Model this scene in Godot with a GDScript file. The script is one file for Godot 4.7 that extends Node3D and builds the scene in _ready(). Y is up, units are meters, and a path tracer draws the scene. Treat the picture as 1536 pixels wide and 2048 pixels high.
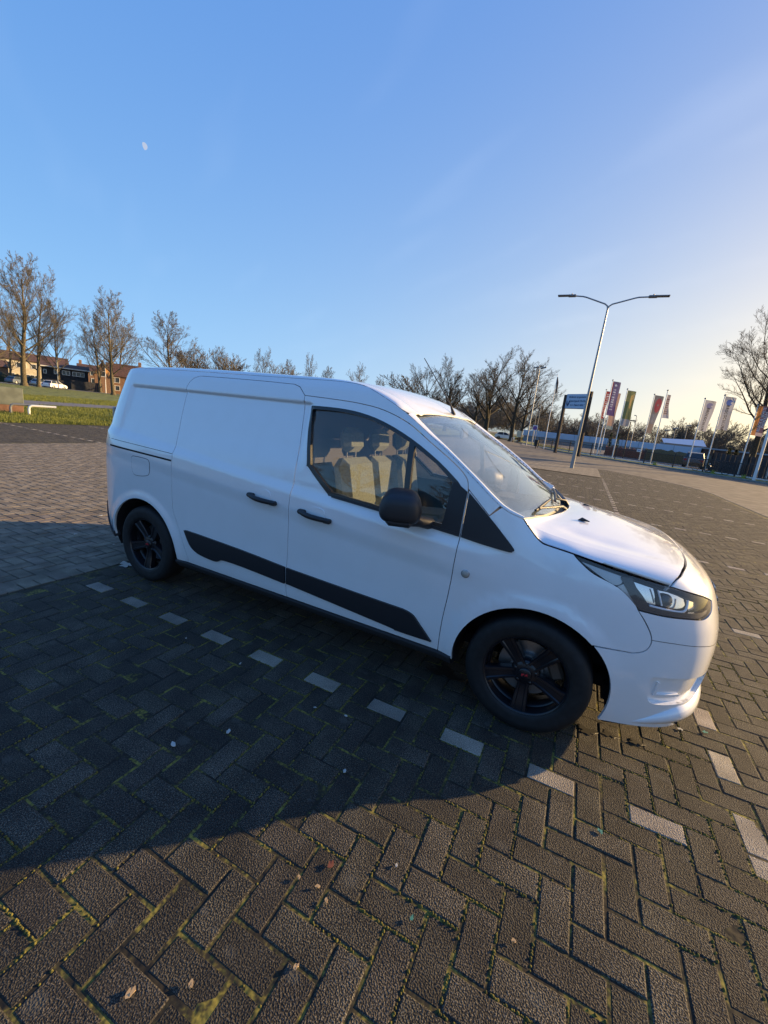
extends Node3D

const EYE := Vector3(3.1587, 1.5452, 2.9967)
const SUN_TO := Vector3(0.722, 0.235, -0.652)

var M := {}
var taken := {}
var rng := RandomNumberGenerator.new()


# ---------------------------------------------------------------- mesh builder
class MB:
	var v := PackedVector3Array()
	var n := PackedVector3Array()
	var t := PackedVector2Array()
	var c := PackedColorArray()
	var i := PackedInt32Array()

	func p(a: Vector3, nn: Vector3, uv := Vector2.ZERO) -> int:
		v.append(a)
		n.append(nn)
		t.append(uv)
		return v.size() - 1

	func tri(a: int, b: int, d: int) -> void:
		var g := (v[d] - v[a]).cross(v[b] - v[a])
		i.append(a)
		if g.dot(n[a] + n[b] + n[d]) < 0.0:
			i.append(d)
			i.append(b)
		else:
			i.append(b)
			i.append(d)

	func quad(a: int, b: int, d: int, e: int) -> void:
		tri(a, b, d)
		tri(a, d, e)

	func face(pts: Array, nn: Vector3) -> void:
		var k := []
		for q in pts:
			k.append(p(q, nn))
		for j in range(1, k.size() - 1):
			tri(k[0], k[j], k[j + 1])

	func flat(pts: Array) -> void:
		var g: Vector3 = (pts[2] - pts[0]).cross(pts[1] - pts[0]).normalized()
		face(pts, g)

	func box(o: Vector3, s: Vector3, b := Basis()) -> void:
		var h := s * 0.5
		for ax in 3:
			for sg: float in [-1.0, 1.0]:
				var nn := Vector3.ZERO
				nn[ax] = sg
				var u := (ax + 1) % 3
				var w := (ax + 2) % 3
				var pts := []
				for q: Vector2 in [Vector2(-1, -1), Vector2(1, -1), Vector2(1, 1), Vector2(-1, 1)]:
					var l := Vector3.ZERO
					l[ax] = sg * h[ax]
					l[u] = q.x * h[u]
					l[w] = q.y * h[w]
					pts.append(o + b * l)
				face(pts, b * nn)

	# box with chamfered edges: 44 triangles
	func cbox(o: Vector3, s: Vector3, ch: float, b := Basis()) -> void:
		var h := s * 0.5
		for ax in 3:
			var u := (ax + 1) % 3
			var w := (ax + 2) % 3
			for sg: float in [-1.0, 1.0]:
				var nn := Vector3.ZERO
				nn[ax] = sg
				var pts := []
				for q: Vector2 in [Vector2(-1, -1), Vector2(1, -1), Vector2(1, 1), Vector2(-1, 1)]:
					var l := Vector3.ZERO
					l[ax] = sg * h[ax]
					l[u] = q.x * (h[u] - ch)
					l[w] = q.y * (h[w] - ch)
					pts.append(o + b * l)
				face(pts, b * nn)
			# edges along ax
			for su: float in [-1.0, 1.0]:
				for sw: float in [-1.0, 1.0]:
					var en := Vector3.ZERO
					en[u] = su
					en[w] = sw
					var pts := []
					for e: Array in [[-1, 0], [1, 0], [1, 1], [-1, 1]]:
						var l := Vector3.ZERO
						l[ax] = e[0] * (h[ax] - ch)
						l[u] = su * (h[u] - (ch if e[1] == 1 else 0.0))
						l[w] = sw * (h[w] - (0.0 if e[1] == 1 else ch))
						pts.append(o + b * l)
					face(pts, b * en.normalized())
		for sx: float in [-1.0, 1.0]:
			for sy: float in [-1.0, 1.0]:
				for sz: float in [-1.0, 1.0]:
					var sg := Vector3(sx, sy, sz)
					var pts := []
					for ax in 3:
						var l := Vector3.ZERO
						for k in 3:
							l[k] = sg[k] * (h[k] - (0.0 if k == ax else ch))
						pts.append(o + b * l)
					face(pts, b * sg.normalized())

	func tube(path: Array, radii: Array, sides := 8, caps := true) -> void:
		var rings := []
		var ref := Vector3.ZERO
		for k in path.size():
			var d: Vector3
			if k == 0:
				d = path[1] - path[0]
			elif k == path.size() - 1:
				d = path[k] - path[k - 1]
			else:
				d = (path[k + 1] - path[k]).normalized() + (path[k] - path[k - 1]).normalized()
			d = d.normalized()
			if ref == Vector3.ZERO:
				ref = Vector3.UP if absf(d.y) < 0.9 else Vector3.RIGHT
			var a := ref.cross(d).normalized()
			var e := d.cross(a).normalized()
			ref = e
			var ring := []
			var r: float = radii[k] if k < radii.size() else radii[radii.size() - 1]
			for j in sides:
				var th := TAU * j / sides
				var o := a * cos(th) + e * sin(th)
				ring.append(p(path[k] + o * r, o))
			rings.append(ring)
		for k in rings.size() - 1:
			for j in sides:
				var j2 := (j + 1) % sides
				quad(rings[k][j], rings[k][j2], rings[k + 1][j2], rings[k + 1][j])
		if caps:
			for e: int in [0, rings.size() - 1]:
				var nn: Vector3 = (path[0] - path[1]).normalized() if e == 0 else (path[e] - path[e - 1]).normalized()
				var pts := []
				for j in sides:
					pts.append(v[rings[e][j]])
				face(pts, nn)

	# profile: Vector2(radius, height along axis y of xf)
	func lathe(prof: Array, segs: int, xf := Transform3D()) -> void:
		var sn := []
		for k in prof.size() - 1:
			var d: Vector2 = prof[k + 1] - prof[k]
			sn.append(Vector2(d.y, -d.x).normalized())
		for k in prof.size() - 1:
			var n0: Vector2 = sn[k]
			var n1: Vector2 = sn[k]
			if k > 0 and sn[k - 1].dot(sn[k]) > 0.6:
				n0 = (sn[k - 1] + sn[k]).normalized()
			if k < sn.size() - 1 and sn[k + 1].dot(sn[k]) > 0.6:
				n1 = (sn[k + 1] + sn[k]).normalized()
			var r0 := []
			var r1 := []
			for j in segs + 1:
				var th := TAU * j / segs
				var cs := Vector3(cos(th), 0, sin(th))
				r0.append(p(xf * (cs * prof[k].x + Vector3.UP * prof[k].y), (xf.basis * (cs * n0.x + Vector3.UP * n0.y)).normalized()))
				r1.append(p(xf * (cs * prof[k + 1].x + Vector3.UP * prof[k + 1].y), (xf.basis * (cs * n1.x + Vector3.UP * n1.y)).normalized()))
			for j in segs:
				quad(r0[j], r0[j + 1], r1[j + 1], r1[j])

	# extruded flat polygon (xy outline, thickness along z of xf)
	func prism(poly: PackedVector2Array, th: float, xf := Transform3D()) -> void:
		var idx := Geometry2D.triangulate_polygon(poly)
		for sg: float in [-1.0, 1.0]:
			var b := v.size()
			for q in poly:
				p(xf * Vector3(q.x, q.y, sg * th * 0.5), (xf.basis * Vector3(0, 0, sg)).normalized())
			for k in range(0, idx.size(), 3):
				tri(b + idx[k], b + idx[k + 1], b + idx[k + 2])
		var cw := Geometry2D.is_polygon_clockwise(poly)
		for k in poly.size():
			var a := poly[k]
			var e := poly[(k + 1) % poly.size()]
			var d := (e - a).normalized()
			var nn := Vector3(d.y, -d.x, 0) * (-1.0 if cw else 1.0)
			face([xf * Vector3(a.x, a.y, -th * 0.5), xf * Vector3(e.x, e.y, -th * 0.5), xf * Vector3(e.x, e.y, th * 0.5), xf * Vector3(a.x, a.y, th * 0.5)], (xf.basis * nn).normalized())

	# grid of points with smooth normals; flip says which side is out
	func grid(pts: Array, out: Vector3) -> void:
		var rows := pts.size()
		var cols: int = pts[0].size()
		var base := v.size()
		for r in rows:
			for q in cols:
				var du: Vector3 = pts[r][mini(q + 1, cols - 1)] - pts[r][maxi(q - 1, 0)]
				var dv: Vector3 = pts[mini(r + 1, rows - 1)][q] - pts[maxi(r - 1, 0)][q]
				var nn := du.cross(dv).normalized()
				if nn.dot(out) < 0.0:
					nn = -nn
				p(pts[r][q], nn, Vector2(float(q) / (cols - 1), float(r) / (rows - 1)))
		for r in rows - 1:
			for q in cols - 1:
				var a := base + r * cols + q
				quad(a, a + 1, a + cols + 1, a + cols)

	func mirror() -> MB:
		var o := MB.new()
		for k in v.size():
			o.p(Vector3(v[k].x, v[k].y, -v[k].z), Vector3(n[k].x, n[k].y, -n[k].z), t[k])
		for k in range(0, i.size(), 3):
			o.i.append(i[k])
			o.i.append(i[k + 2])
			o.i.append(i[k + 1])
		return o

	func add(o: MB) -> void:
		var b := v.size()
		v.append_array(o.v)
		n.append_array(o.n)
		t.append_array(o.t)
		for k in o.i:
			i.append(k + b)

	func mesh() -> ArrayMesh:
		var a := []
		a.resize(Mesh.ARRAY_MAX)
		a[Mesh.ARRAY_VERTEX] = v
		a[Mesh.ARRAY_NORMAL] = n
		a[Mesh.ARRAY_TEX_UV] = t
		if c.size() == v.size():
			a[Mesh.ARRAY_COLOR] = c
		a[Mesh.ARRAY_INDEX] = i
		var m := ArrayMesh.new()
		if v.size():
			m.add_surface_from_arrays(Mesh.PRIMITIVE_TRIANGLES, a)
		return m


# ---------------------------------------------------------------- objects
func numbered(called: String) -> String:
	if not taken.has(called):
		taken[called] = 0
		return called
	taken[called] += 1
	return "%s_%03d" % [called, taken[called]]


func thing(called: String, label: String, category: String, at := Vector3.ZERO, turn := 0.0, group := "") -> Node3D:
	var o := Node3D.new()
	o.name = numbered(called)
	add_child(o)
	o.position = at
	o.rotation.y = turn
	o.set_meta("label", label)
	o.set_meta("category", category)
	if group:
		o.set_meta("group", group)
	return o


func copy(src: Node3D, base_name: String, label: String, at: Vector3, turn := 0.0, sc := Vector3.ONE) -> Node3D:
	var o: Node3D = src.duplicate()
	o.name = numbered(base_name)
	add_child(o)
	o.position = at
	o.rotation.y = turn
	o.scale = sc
	o.set_meta("label", label)
	return o


func put(m: Variant, called: String, mat: Material, parent: Node3D = self) -> MeshInstance3D:
	var o := MeshInstance3D.new()
	o.mesh = m.mesh() if m is MB else m
	o.material_override = mat
	o.name = numbered(called) if parent == self else called
	parent.add_child(o, true)
	return o


func setting(m: Variant, called: String, mat: Material) -> MeshInstance3D:
	var o := put(m, called, mat)
	o.set_meta("kind", "structure")
	return o


func lin(r: float, g: float, b: float) -> Color:
	return Color(r, g, b).linear_to_srgb()


func sm(called: String, col: Color, rough := 0.7, metal := 0.0) -> StandardMaterial3D:
	var m := StandardMaterial3D.new()
	m.resource_name = called
	m.albedo_color = col.linear_to_srgb() if col.a >= 1.0 else Color(col.linear_to_srgb(), col.a)
	m.roughness = rough
	m.metallic = metal
	M[called] = m
	return m


func noise_img(sd: int, size: int, freq: float, oct := 4, kind := FastNoiseLite.TYPE_SIMPLEX_SMOOTH, gain := 0.5) -> Image:
	var f := FastNoiseLite.new()
	f.seed = sd
	f.noise_type = kind
	f.frequency = freq
	f.fractal_octaves = oct
	f.fractal_gain = gain
	if kind == FastNoiseLite.TYPE_CELLULAR:
		f.cellular_return_type = FastNoiseLite.RETURN_DISTANCE
	return f.get_seamless_image(size, size, false, false, 0.15, true)


# grey images (0..255) mixed through a ramp of linear colours: returns an sRGB texture
func ramp_tex(imgs: Array, weights: Array, stops: Array, size: int) -> ImageTexture:
	var g := Gradient.new()
	var offs := PackedFloat32Array()
	var cols := PackedColorArray()
	for s: Array in stops:
		offs.append(s[0])
		cols.append(s[1].linear_to_srgb())
	g.offsets = offs
	g.colors = cols
	var lut := []
	for k in 256:
		lut.append(g.sample(k / 255.0))
	var data := PackedByteArray()
	data.resize(size * size * 3)
	var raw := []
	for im: Image in imgs:
		im.convert(Image.FORMAT_L8)
		raw.append(im.get_data())
	for k in size * size:
		var x := 0.0
		for j in raw.size():
			x += (raw[j][k] - 128.0) * weights[j]
		var q: Color = lut[clampi(int(x + 128.0), 0, 255)]
		data[k * 3] = int(q.r * 255.0)
		data[k * 3 + 1] = int(q.g * 255.0)
		data[k * 3 + 2] = int(q.b * 255.0)
	return ImageTexture.create_from_image(Image.create_from_data(size, size, false, Image.FORMAT_RGB8, data))


func tri_world(m: StandardMaterial3D, repeats_per_m: float) -> void:
	m.uv1_triplanar = true
	m.uv1_world_triplanar = true
	m.uv1_scale = Vector3.ONE * repeats_per_m
	m.uv1_triplanar_sharpness = 4.0


# a plain surface broken up by a soft noise of the same hue
func mottled(called: String, a: Color, b: Color, rough: float, per_m: float, sd: int, size := 256, freq := 0.02, bump := 0.0) -> StandardMaterial3D:
	var m := sm(called, Color.WHITE, rough)
	var im := noise_img(sd, size, freq, 5)
	m.albedo_texture = ramp_tex([im], [1.0], [[0.15, a], [0.85, b]], size)
	if bump > 0.0:
		m.heightmap_enabled = true
		m.heightmap_scale = bump
		m.heightmap_texture = ImageTexture.create_from_image(im)
	tri_world(m, per_m)
	return m


func hash01(a: int, b: int) -> float:
	var h := (a * 374761393 + b * 668265263) & 0x7fffffff
	h = ((h ^ (h >> 13)) * 1274126177) & 0x7fffffff
	return float((h ^ (h >> 16)) & 0xffff) / 65535.0


# ---------------------------------------------------------------- the script
func _ready() -> void:
	rng.seed = 7
	camera_and_light()
	materials()
	ground()
	van()
	surroundings()


func camera_and_light() -> void:
	var cam := Camera3D.new()
	cam.name = "camera"
	cam.fov = 101.9
	cam.near = 0.05
	cam.far = 4000.0
	add_child(cam)
	var pitch := -0.21947
	var yaw := 0.44470
	var roll := 0.11027
	cam.transform = Transform3D(Basis(Vector3.UP, yaw) * Basis(Vector3.RIGHT, pitch) * Basis(Vector3.BACK, roll), EYE)
	cam.current = true

	var w := 640
	var h := 320
	var wisp := FastNoiseLite.new()
	wisp.seed = 4
	wisp.frequency = 1.0
	wisp.fractal_octaves = 4
	var sun := SUN_TO.normalized()
	var im := Image.create(w, h, false, Image.FORMAT_RGBF)
	for y in h:
		var el := (0.5 - (y + 0.5) / h) * PI
		var e := rad_to_deg(maxf(el, 0.0))
		var k := exp(-e / 25.0)
		for x in w:
			var az := (x + 0.5) / w * TAU  # column 0 looks towards -z
			var d := Vector3(sin(az) * cos(el), sin(el), -cos(az) * cos(el))
			var g := rad_to_deg(acos(clampf(d.dot(sun), -1.0, 1.0)))
			var base := Vector3(0.048, 0.190, 0.60).lerp(Vector3(0.305, 0.625, 0.97), k)
			var glow := minf(1.1 * exp(-(g - 40.0) / 23.5), 3.6)
			var low := exp(-e / 18.0)
			var haze := exp(-maxf(g - 25.0, 0.0) / 40.0) * exp(-e / 12.0)
			base.y *= 1.0 - 0.45 * haze
			base.z *= 1.0 - 0.75 * haze
			base += Vector3(0.82, 0.53, 0.14) * glow * (low * 0.92 + 0.05)
			# a few thin streaks of cirrus
			var s := d / maxf(d.y + 0.12, 0.05)
			var c := clampf(wisp.get_noise_2d((s.x + s.z * 0.6) * 0.55, (s.z - s.x * 0.6) * 2.6) - 0.18, 0.0, 1.0)
			base += Vector3(0.16, 0.14, 0.10) * c * clampf(e / 12.0, 0.0, 1.0) * exp(-g / 70.0)
			if el < 0.0:
				base = base.lerp(Vector3(0.12, 0.12, 0.10), clampf(-rad_to_deg(el) / 6.0, 0.0, 1.0))
			im.set_pixel(x, y, Color(base.x, base.y, base.z))
	var pano := PanoramaSkyMaterial.new()
	pano.panorama = ImageTexture.create_from_image(im)
	var sky := Sky.new()
	sky.sky_material = pano
	var env := Environment.new()
	env.background_mode = Environment.BG_SKY
	env.sky = sky
	env.background_energy_multiplier = 0.50
	env.tonemap_mode = Environment.TONE_MAPPER_LINEAR
	env.tonemap_exposure = 2.3
	env.sdfgi_enabled = true
	env.ssao_enabled = true
	env.ssil_enabled = true
	var we := WorldEnvironment.new()
	we.name = "environment"
	we.environment = env
	add_child(we)

	var s := DirectionalLight3D.new()
	s.name = "sun"
	s.light_energy = 1.6
	s.light_angular_distance = 0.5
	s.light_color = Color(1.0, 0.84, 0.60)
	s.shadow_enabled = true
	add_child(s)
	s.look_at_from_position(sun * 50.0, Vector3.ZERO)


func materials() -> void:
	# concrete of the paving bricks: coarse grit
	var grit := noise_img(11, 1024, 0.2, 3, FastNoiseLite.TYPE_SIMPLEX, 0.6)
	var blot := noise_img(12, 1024, 0.006, 4)
	var fine := noise_img(13, 1024, 0.4, 2, FastNoiseLite.TYPE_SIMPLEX, 0.6)
	var lich := noise_img(14, 1024, 0.02, 4)
	var height := ImageTexture.create_from_image(grit)
	var dark := ramp_tex([grit, blot, fine], [1.0, 0.3, 1.1], [[0.08, Color(0.004, 0.0036, 0.003)], [0.40, Color(0.0145, 0.013, 0.0098)], [0.58, Color(0.034, 0.031, 0.023)], [0.82, Color(0.19, 0.175, 0.135)]], 1024)
	var pale := ramp_tex([grit, blot, fine], [0.7, 0.35, 0.7], [[0.12, Color(0.12, 0.11, 0.095)], [0.4, Color(0.20, 0.178, 0.145)], [0.6, Color(0.31, 0.28, 0.23)], [0.85, Color(0.52, 0.485, 0.41)]], 1024)
	var tan := ramp_tex([grit, blot, fine], [0.5, 0.6, 0.5], [[0.12, Color(0.075, 0.064, 0.046)], [0.5, Color(0.155, 0.132, 0.098)], [0.85, Color(0.27, 0.235, 0.175)]], 1024)
	# scattered pale lichen specks, laid over the dark bricks with a mask
	var mask := Image.create(512, 512, false, Image.FORMAT_RGBA8)
	mask.fill(Color(0, 0, 0, 0))
	var r2 := RandomNumberGenerator.new()
	r2.seed = 5
	for k in 420:
		var o := Vector2(r2.randf() * 512.0, r2.randf() * 512.0)
		var rad := 1.0 + pow(r2.randf(), 5.0) * 7.0
		var al := 0.25 + 0.4 * r2.randf()
		var squash := 0.5 + 0.5 * r2.randf()
		for yy in range(-int(rad) - 1, int(rad) + 2):
			for xx in range(-int(rad) - 1, int(rad) + 2):
				var d := Vector2(xx, yy / squash).length() / rad
				d += 0.35 * (r2.randf() - 0.5)
				if d < 1.0:
					mask.set_pixel(posmod(int(o.x) + xx, 512), posmod(int(o.y) + yy, 512), Color(0.30, 0.30, 0.28, al * (1.0 - d * 0.5)))
	var lichen := ImageTexture.create_from_image(mask)
	for e: Array in [["paver", dark, 0.92], ["paver_white", pale, 0.9], ["paver_tan", tan, 0.92]]:
		var m := sm(e[0], Color.WHITE, e[2])
		m.albedo_texture = e[1]
		m.heightmap_enabled = true
		m.heightmap_texture = height
		m.heightmap_scale = 0.45 if e[0] != "paver_tan" else 0.25
		tri_world(m, 0.62)
		m.detail_enabled = e[0] == "paver"
		if m.detail_enabled:
			m.detail_albedo = lichen
			m.detail_blend_mode = BaseMaterial3D.BLEND_MODE_MIX
			m.detail_uv_layer = BaseMaterial3D.DETAIL_UV_2
			m.uv2_triplanar = true
			m.uv2_world_triplanar = true
			m.uv2_scale = Vector3.ONE * 0.41
	# bricks differ a little in tone
	for e: Array in [["paver", [0.72, 0.86, 1.0, 1.18, 1.4]], ["paver_white", [0.78, 0.9, 1.0, 1.06, 0.86]], ["paver_tan", [0.84, 0.94, 1.0, 1.08, 1.16]]]:
		for k in 5:
			var q: StandardMaterial3D = M[e[0]].duplicate()
			var f: float = minf(e[1][k], 1.0) if e[0] != "paver" else e[1][k] / 1.4
			q.albedo_color = Color(f, f * (1.0 - 0.015 * (k % 3)), f * (1.0 - 0.03 * (k % 2))).linear_to_srgb()
			M["%s_%d" % [e[0], k]] = q
		var q2: StandardMaterial3D = M[e[0]].duplicate()
		q2.vertex_color_use_as_albedo = true
		M[e[0] + "_many"] = q2
	var mo := sm("joint", Color.WHITE, 0.95)
	mo.albedo_texture = ramp_tex([noise_img(21, 512, 0.012, 4), noise_img(22, 512, 0.12, 3)], [1.0, 0.7], [[0.25, Color(0.010, 0.009, 0.006)], [0.48, Color(0.026, 0.024, 0.011)], [0.66, Color(0.085, 0.078, 0.016)], [0.88, Color(0.20, 0.175, 0.032)]], 512)
	mo.heightmap_enabled = true
	mo.heightmap_texture = ImageTexture.create_from_image(noise_img(23, 256, 0.1, 3))
	mo.heightmap_scale = 0.5
	tri_world(mo, 0.9)
	var mm := sm("moss", Color.WHITE, 0.95)
	mm.albedo_texture = ramp_tex([noise_img(24, 256, 0.03, 4), noise_img(25, 256, 0.2, 2)], [0.8, 0.6], [[0.15, Color(0.032, 0.032, 0.008)], [0.5, Color(0.105, 0.098, 0.016)], [0.85, Color(0.23, 0.195, 0.04)]], 256)
	tri_world(mm, 2.0)
	mottled("tan_joint", Color(0.03, 0.027, 0.02), Color(0.07, 0.06, 0.045), 0.95, 0.8, 31)
	var asph := mottled("asphalt", Color(0.055, 0.050, 0.042), Color(0.15, 0.128, 0.10), 0.9, 0.12, 32, 512, 0.02, 0.3)
	asph.detail_enabled = false
	mottled("path_asphalt", Color(0.10, 0.098, 0.10), Color(0.17, 0.165, 0.165), 0.9, 0.2, 33, 256, 0.03)
	mottled("earth", Color(0.05, 0.045, 0.03), Color(0.11, 0.10, 0.06), 0.95, 0.05, 34)
	mottled("kerb_stone", Color(0.16, 0.15, 0.135), Color(0.28, 0.27, 0.25), 0.85, 0.7, 35)
	var gr := sm("grass", Color.WHITE, 0.95)
	gr.albedo_texture = ramp_tex([noise_img(41, 512, 0.01, 4), noise_img(42, 512, 0.15, 3)], [0.7, 0.8], [[0.15, Color(0.05, 0.062, 0.012)], [0.45, Color(0.12, 0.145, 0.022)], [0.65, Color(0.19, 0.21, 0.035)], [0.85, Color(0.27, 0.25, 0.075)]], 512)
	gr.heightmap_enabled = true
	gr.heightmap_texture = ImageTexture.create_from_image(noise_img(43, 512, 0.12, 3))
	gr.heightmap_scale = 5.0
	tri_world(gr, 0.16)
	var bl := sm("grass_blade", Color.WHITE, 0.7)
	bl.vertex_color_use_as_albedo = true
	bl.backlight_enabled = true
	bl.backlight = Color(0.35, 0.4, 0.1)
	var paint := sm("road_paint", Color(0.55, 0.54, 0.5), 0.8)
	paint.metallic_specular = 0.3
	# timber, metal, cloth
	sm("galvanised", Color(0.30, 0.31, 0.32), 0.45, 0.6)
	sm("lamp_grey", Color(0.18, 0.19, 0.20), 0.5, 0.2)
	sm("lamp_lens", Color(0.5, 0.5, 0.48), 0.2)
	sm("white_paint", Color(0.72, 0.72, 0.70), 0.45)
	sm("black_metal", Color(0.018, 0.018, 0.02), 0.5)
	sm("dark_wood", Color(0.045, 0.028, 0.02), 0.8)
	var bark := mottled("bark", Color(0.055, 0.045, 0.030), Color(0.15, 0.125, 0.075), 0.95, 0.6, 51, 256, 0.04, 2.0)
	bark.uv1_scale = Vector3(0.9, 0.25, 0.9)
	mottled("bark_dark", Color(0.022, 0.019, 0.014), Color(0.065, 0.055, 0.038), 0.95, 0.6, 52, 256, 0.04, 2.0)
	mottled("twig", Color(0.085, 0.074, 0.060), Color(0.15, 0.13, 0.105), 0.9, 0.3, 53, 128)
	mottled("twig_dark", Color(0.05, 0.042, 0.032), Color(0.10, 0.082, 0.062), 0.9, 0.3, 54, 128)
	mottled("brick_wall", Color(0.15, 0.085, 0.055), Color(0.27, 0.165, 0.11), 0.9, 0.8, 55)
	mottled("cream_wall", Color(0.46, 0.40, 0.28), Color(0.60, 0.53, 0.38), 0.85, 0.4, 56, 128)
	mottled("dark_clad", Color(0.018, 0.019, 0.024), Color(0.04, 0.042, 0.05), 0.8, 0.5, 57, 128)
	mottled("roof_tile", Color(0.06, 0.032, 0.024), Color(0.12, 0.062, 0.045), 0.85, 0.7, 58, 128)
	mottled("hedge_dark", Color(0.012, 0.016, 0.008), Color(0.04, 0.045, 0.02), 0.95, 0.6, 59, 128, 0.1, 6.0)
	sm("window_glass", Color(0.03, 0.04, 0.05), 0.05)
	sm("pale_sheet", Color(0.42, 0.50, 0.60), 0.5)
	sm("grey_sheet", Color(0.22, 0.24, 0.26), 0.6)


# paving frame: p along the parking bays' depth, q away from the camera
func pave(p: float, q: float, y := 0.0) -> Vector3:
	return Vector3(4.02 + p * 0.99985 - q * 0.01745, y, 1.165 - p * 0.01745 - q * 0.99985)


func sheet(pts: Array, y: float, called: String, mat: Material) -> MeshInstance3D:
	var b := MB.new()
	var poly := PackedVector2Array()
	for q: Vector2 in pts:
		poly.append(q)
		b.p(Vector3(q.x, y, q.y), Vector3.UP, q * 0.2)
	var idx := Geometry2D.triangulate_polygon(poly)
	for k in range(0, idx.size(), 3):
		b.tri(idx[k], idx[k + 1], idx[k + 2])
	return setting(b, called, mat)


func paver_mesh(length: float, sd: int) -> ArrayMesh:
	var b := MB.new()
	var r := RandomNumberGenerator.new()
	r.seed = sd
	var w := 0.1064 - 0.0055
	var l := length - 0.0055
	# top face slightly uneven, worn rounded rim
	var top := []
	var rim := []
	var low := []
	for k in 4:
		var sx := -1.0 if k == 0 or k == 3 else 1.0
		var sz := -1.0 if k < 2 else 1.0
		var j := Vector3(r.randf_range(-0.0012, 0.0012), 0, r.randf_range(-0.0012, 0.0012))
		top.append(Vector3(sx * (l * 0.5 - 0.006), r.randf_range(-0.0008, 0.0008), sz * (w * 0.5 - 0.006)) + j)
		rim.append(Vector3(sx * (l * 0.5 - 0.0012), -0.0035, sz * (w * 0.5 - 0.0012)) + j)
		low.append(Vector3(sx * l * 0.5, -0.022, sz * w * 0.5) + j)
	b.face(top, Vector3.UP)
	for k in 4:
		var k2 := (k + 1) % 4
		var side := Vector3(rim[k].x + rim[k2].x, 0, rim[k].z + rim[k2].z).normalized()
		b.face([top[k], top[k2], rim[k2], rim[k]], (side * 0.6 + Vector3.UP * 0.8).normalized())
		b.face([rim[k], rim[k2], low[k2], low[k]], side)
	return b.mesh()


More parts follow.
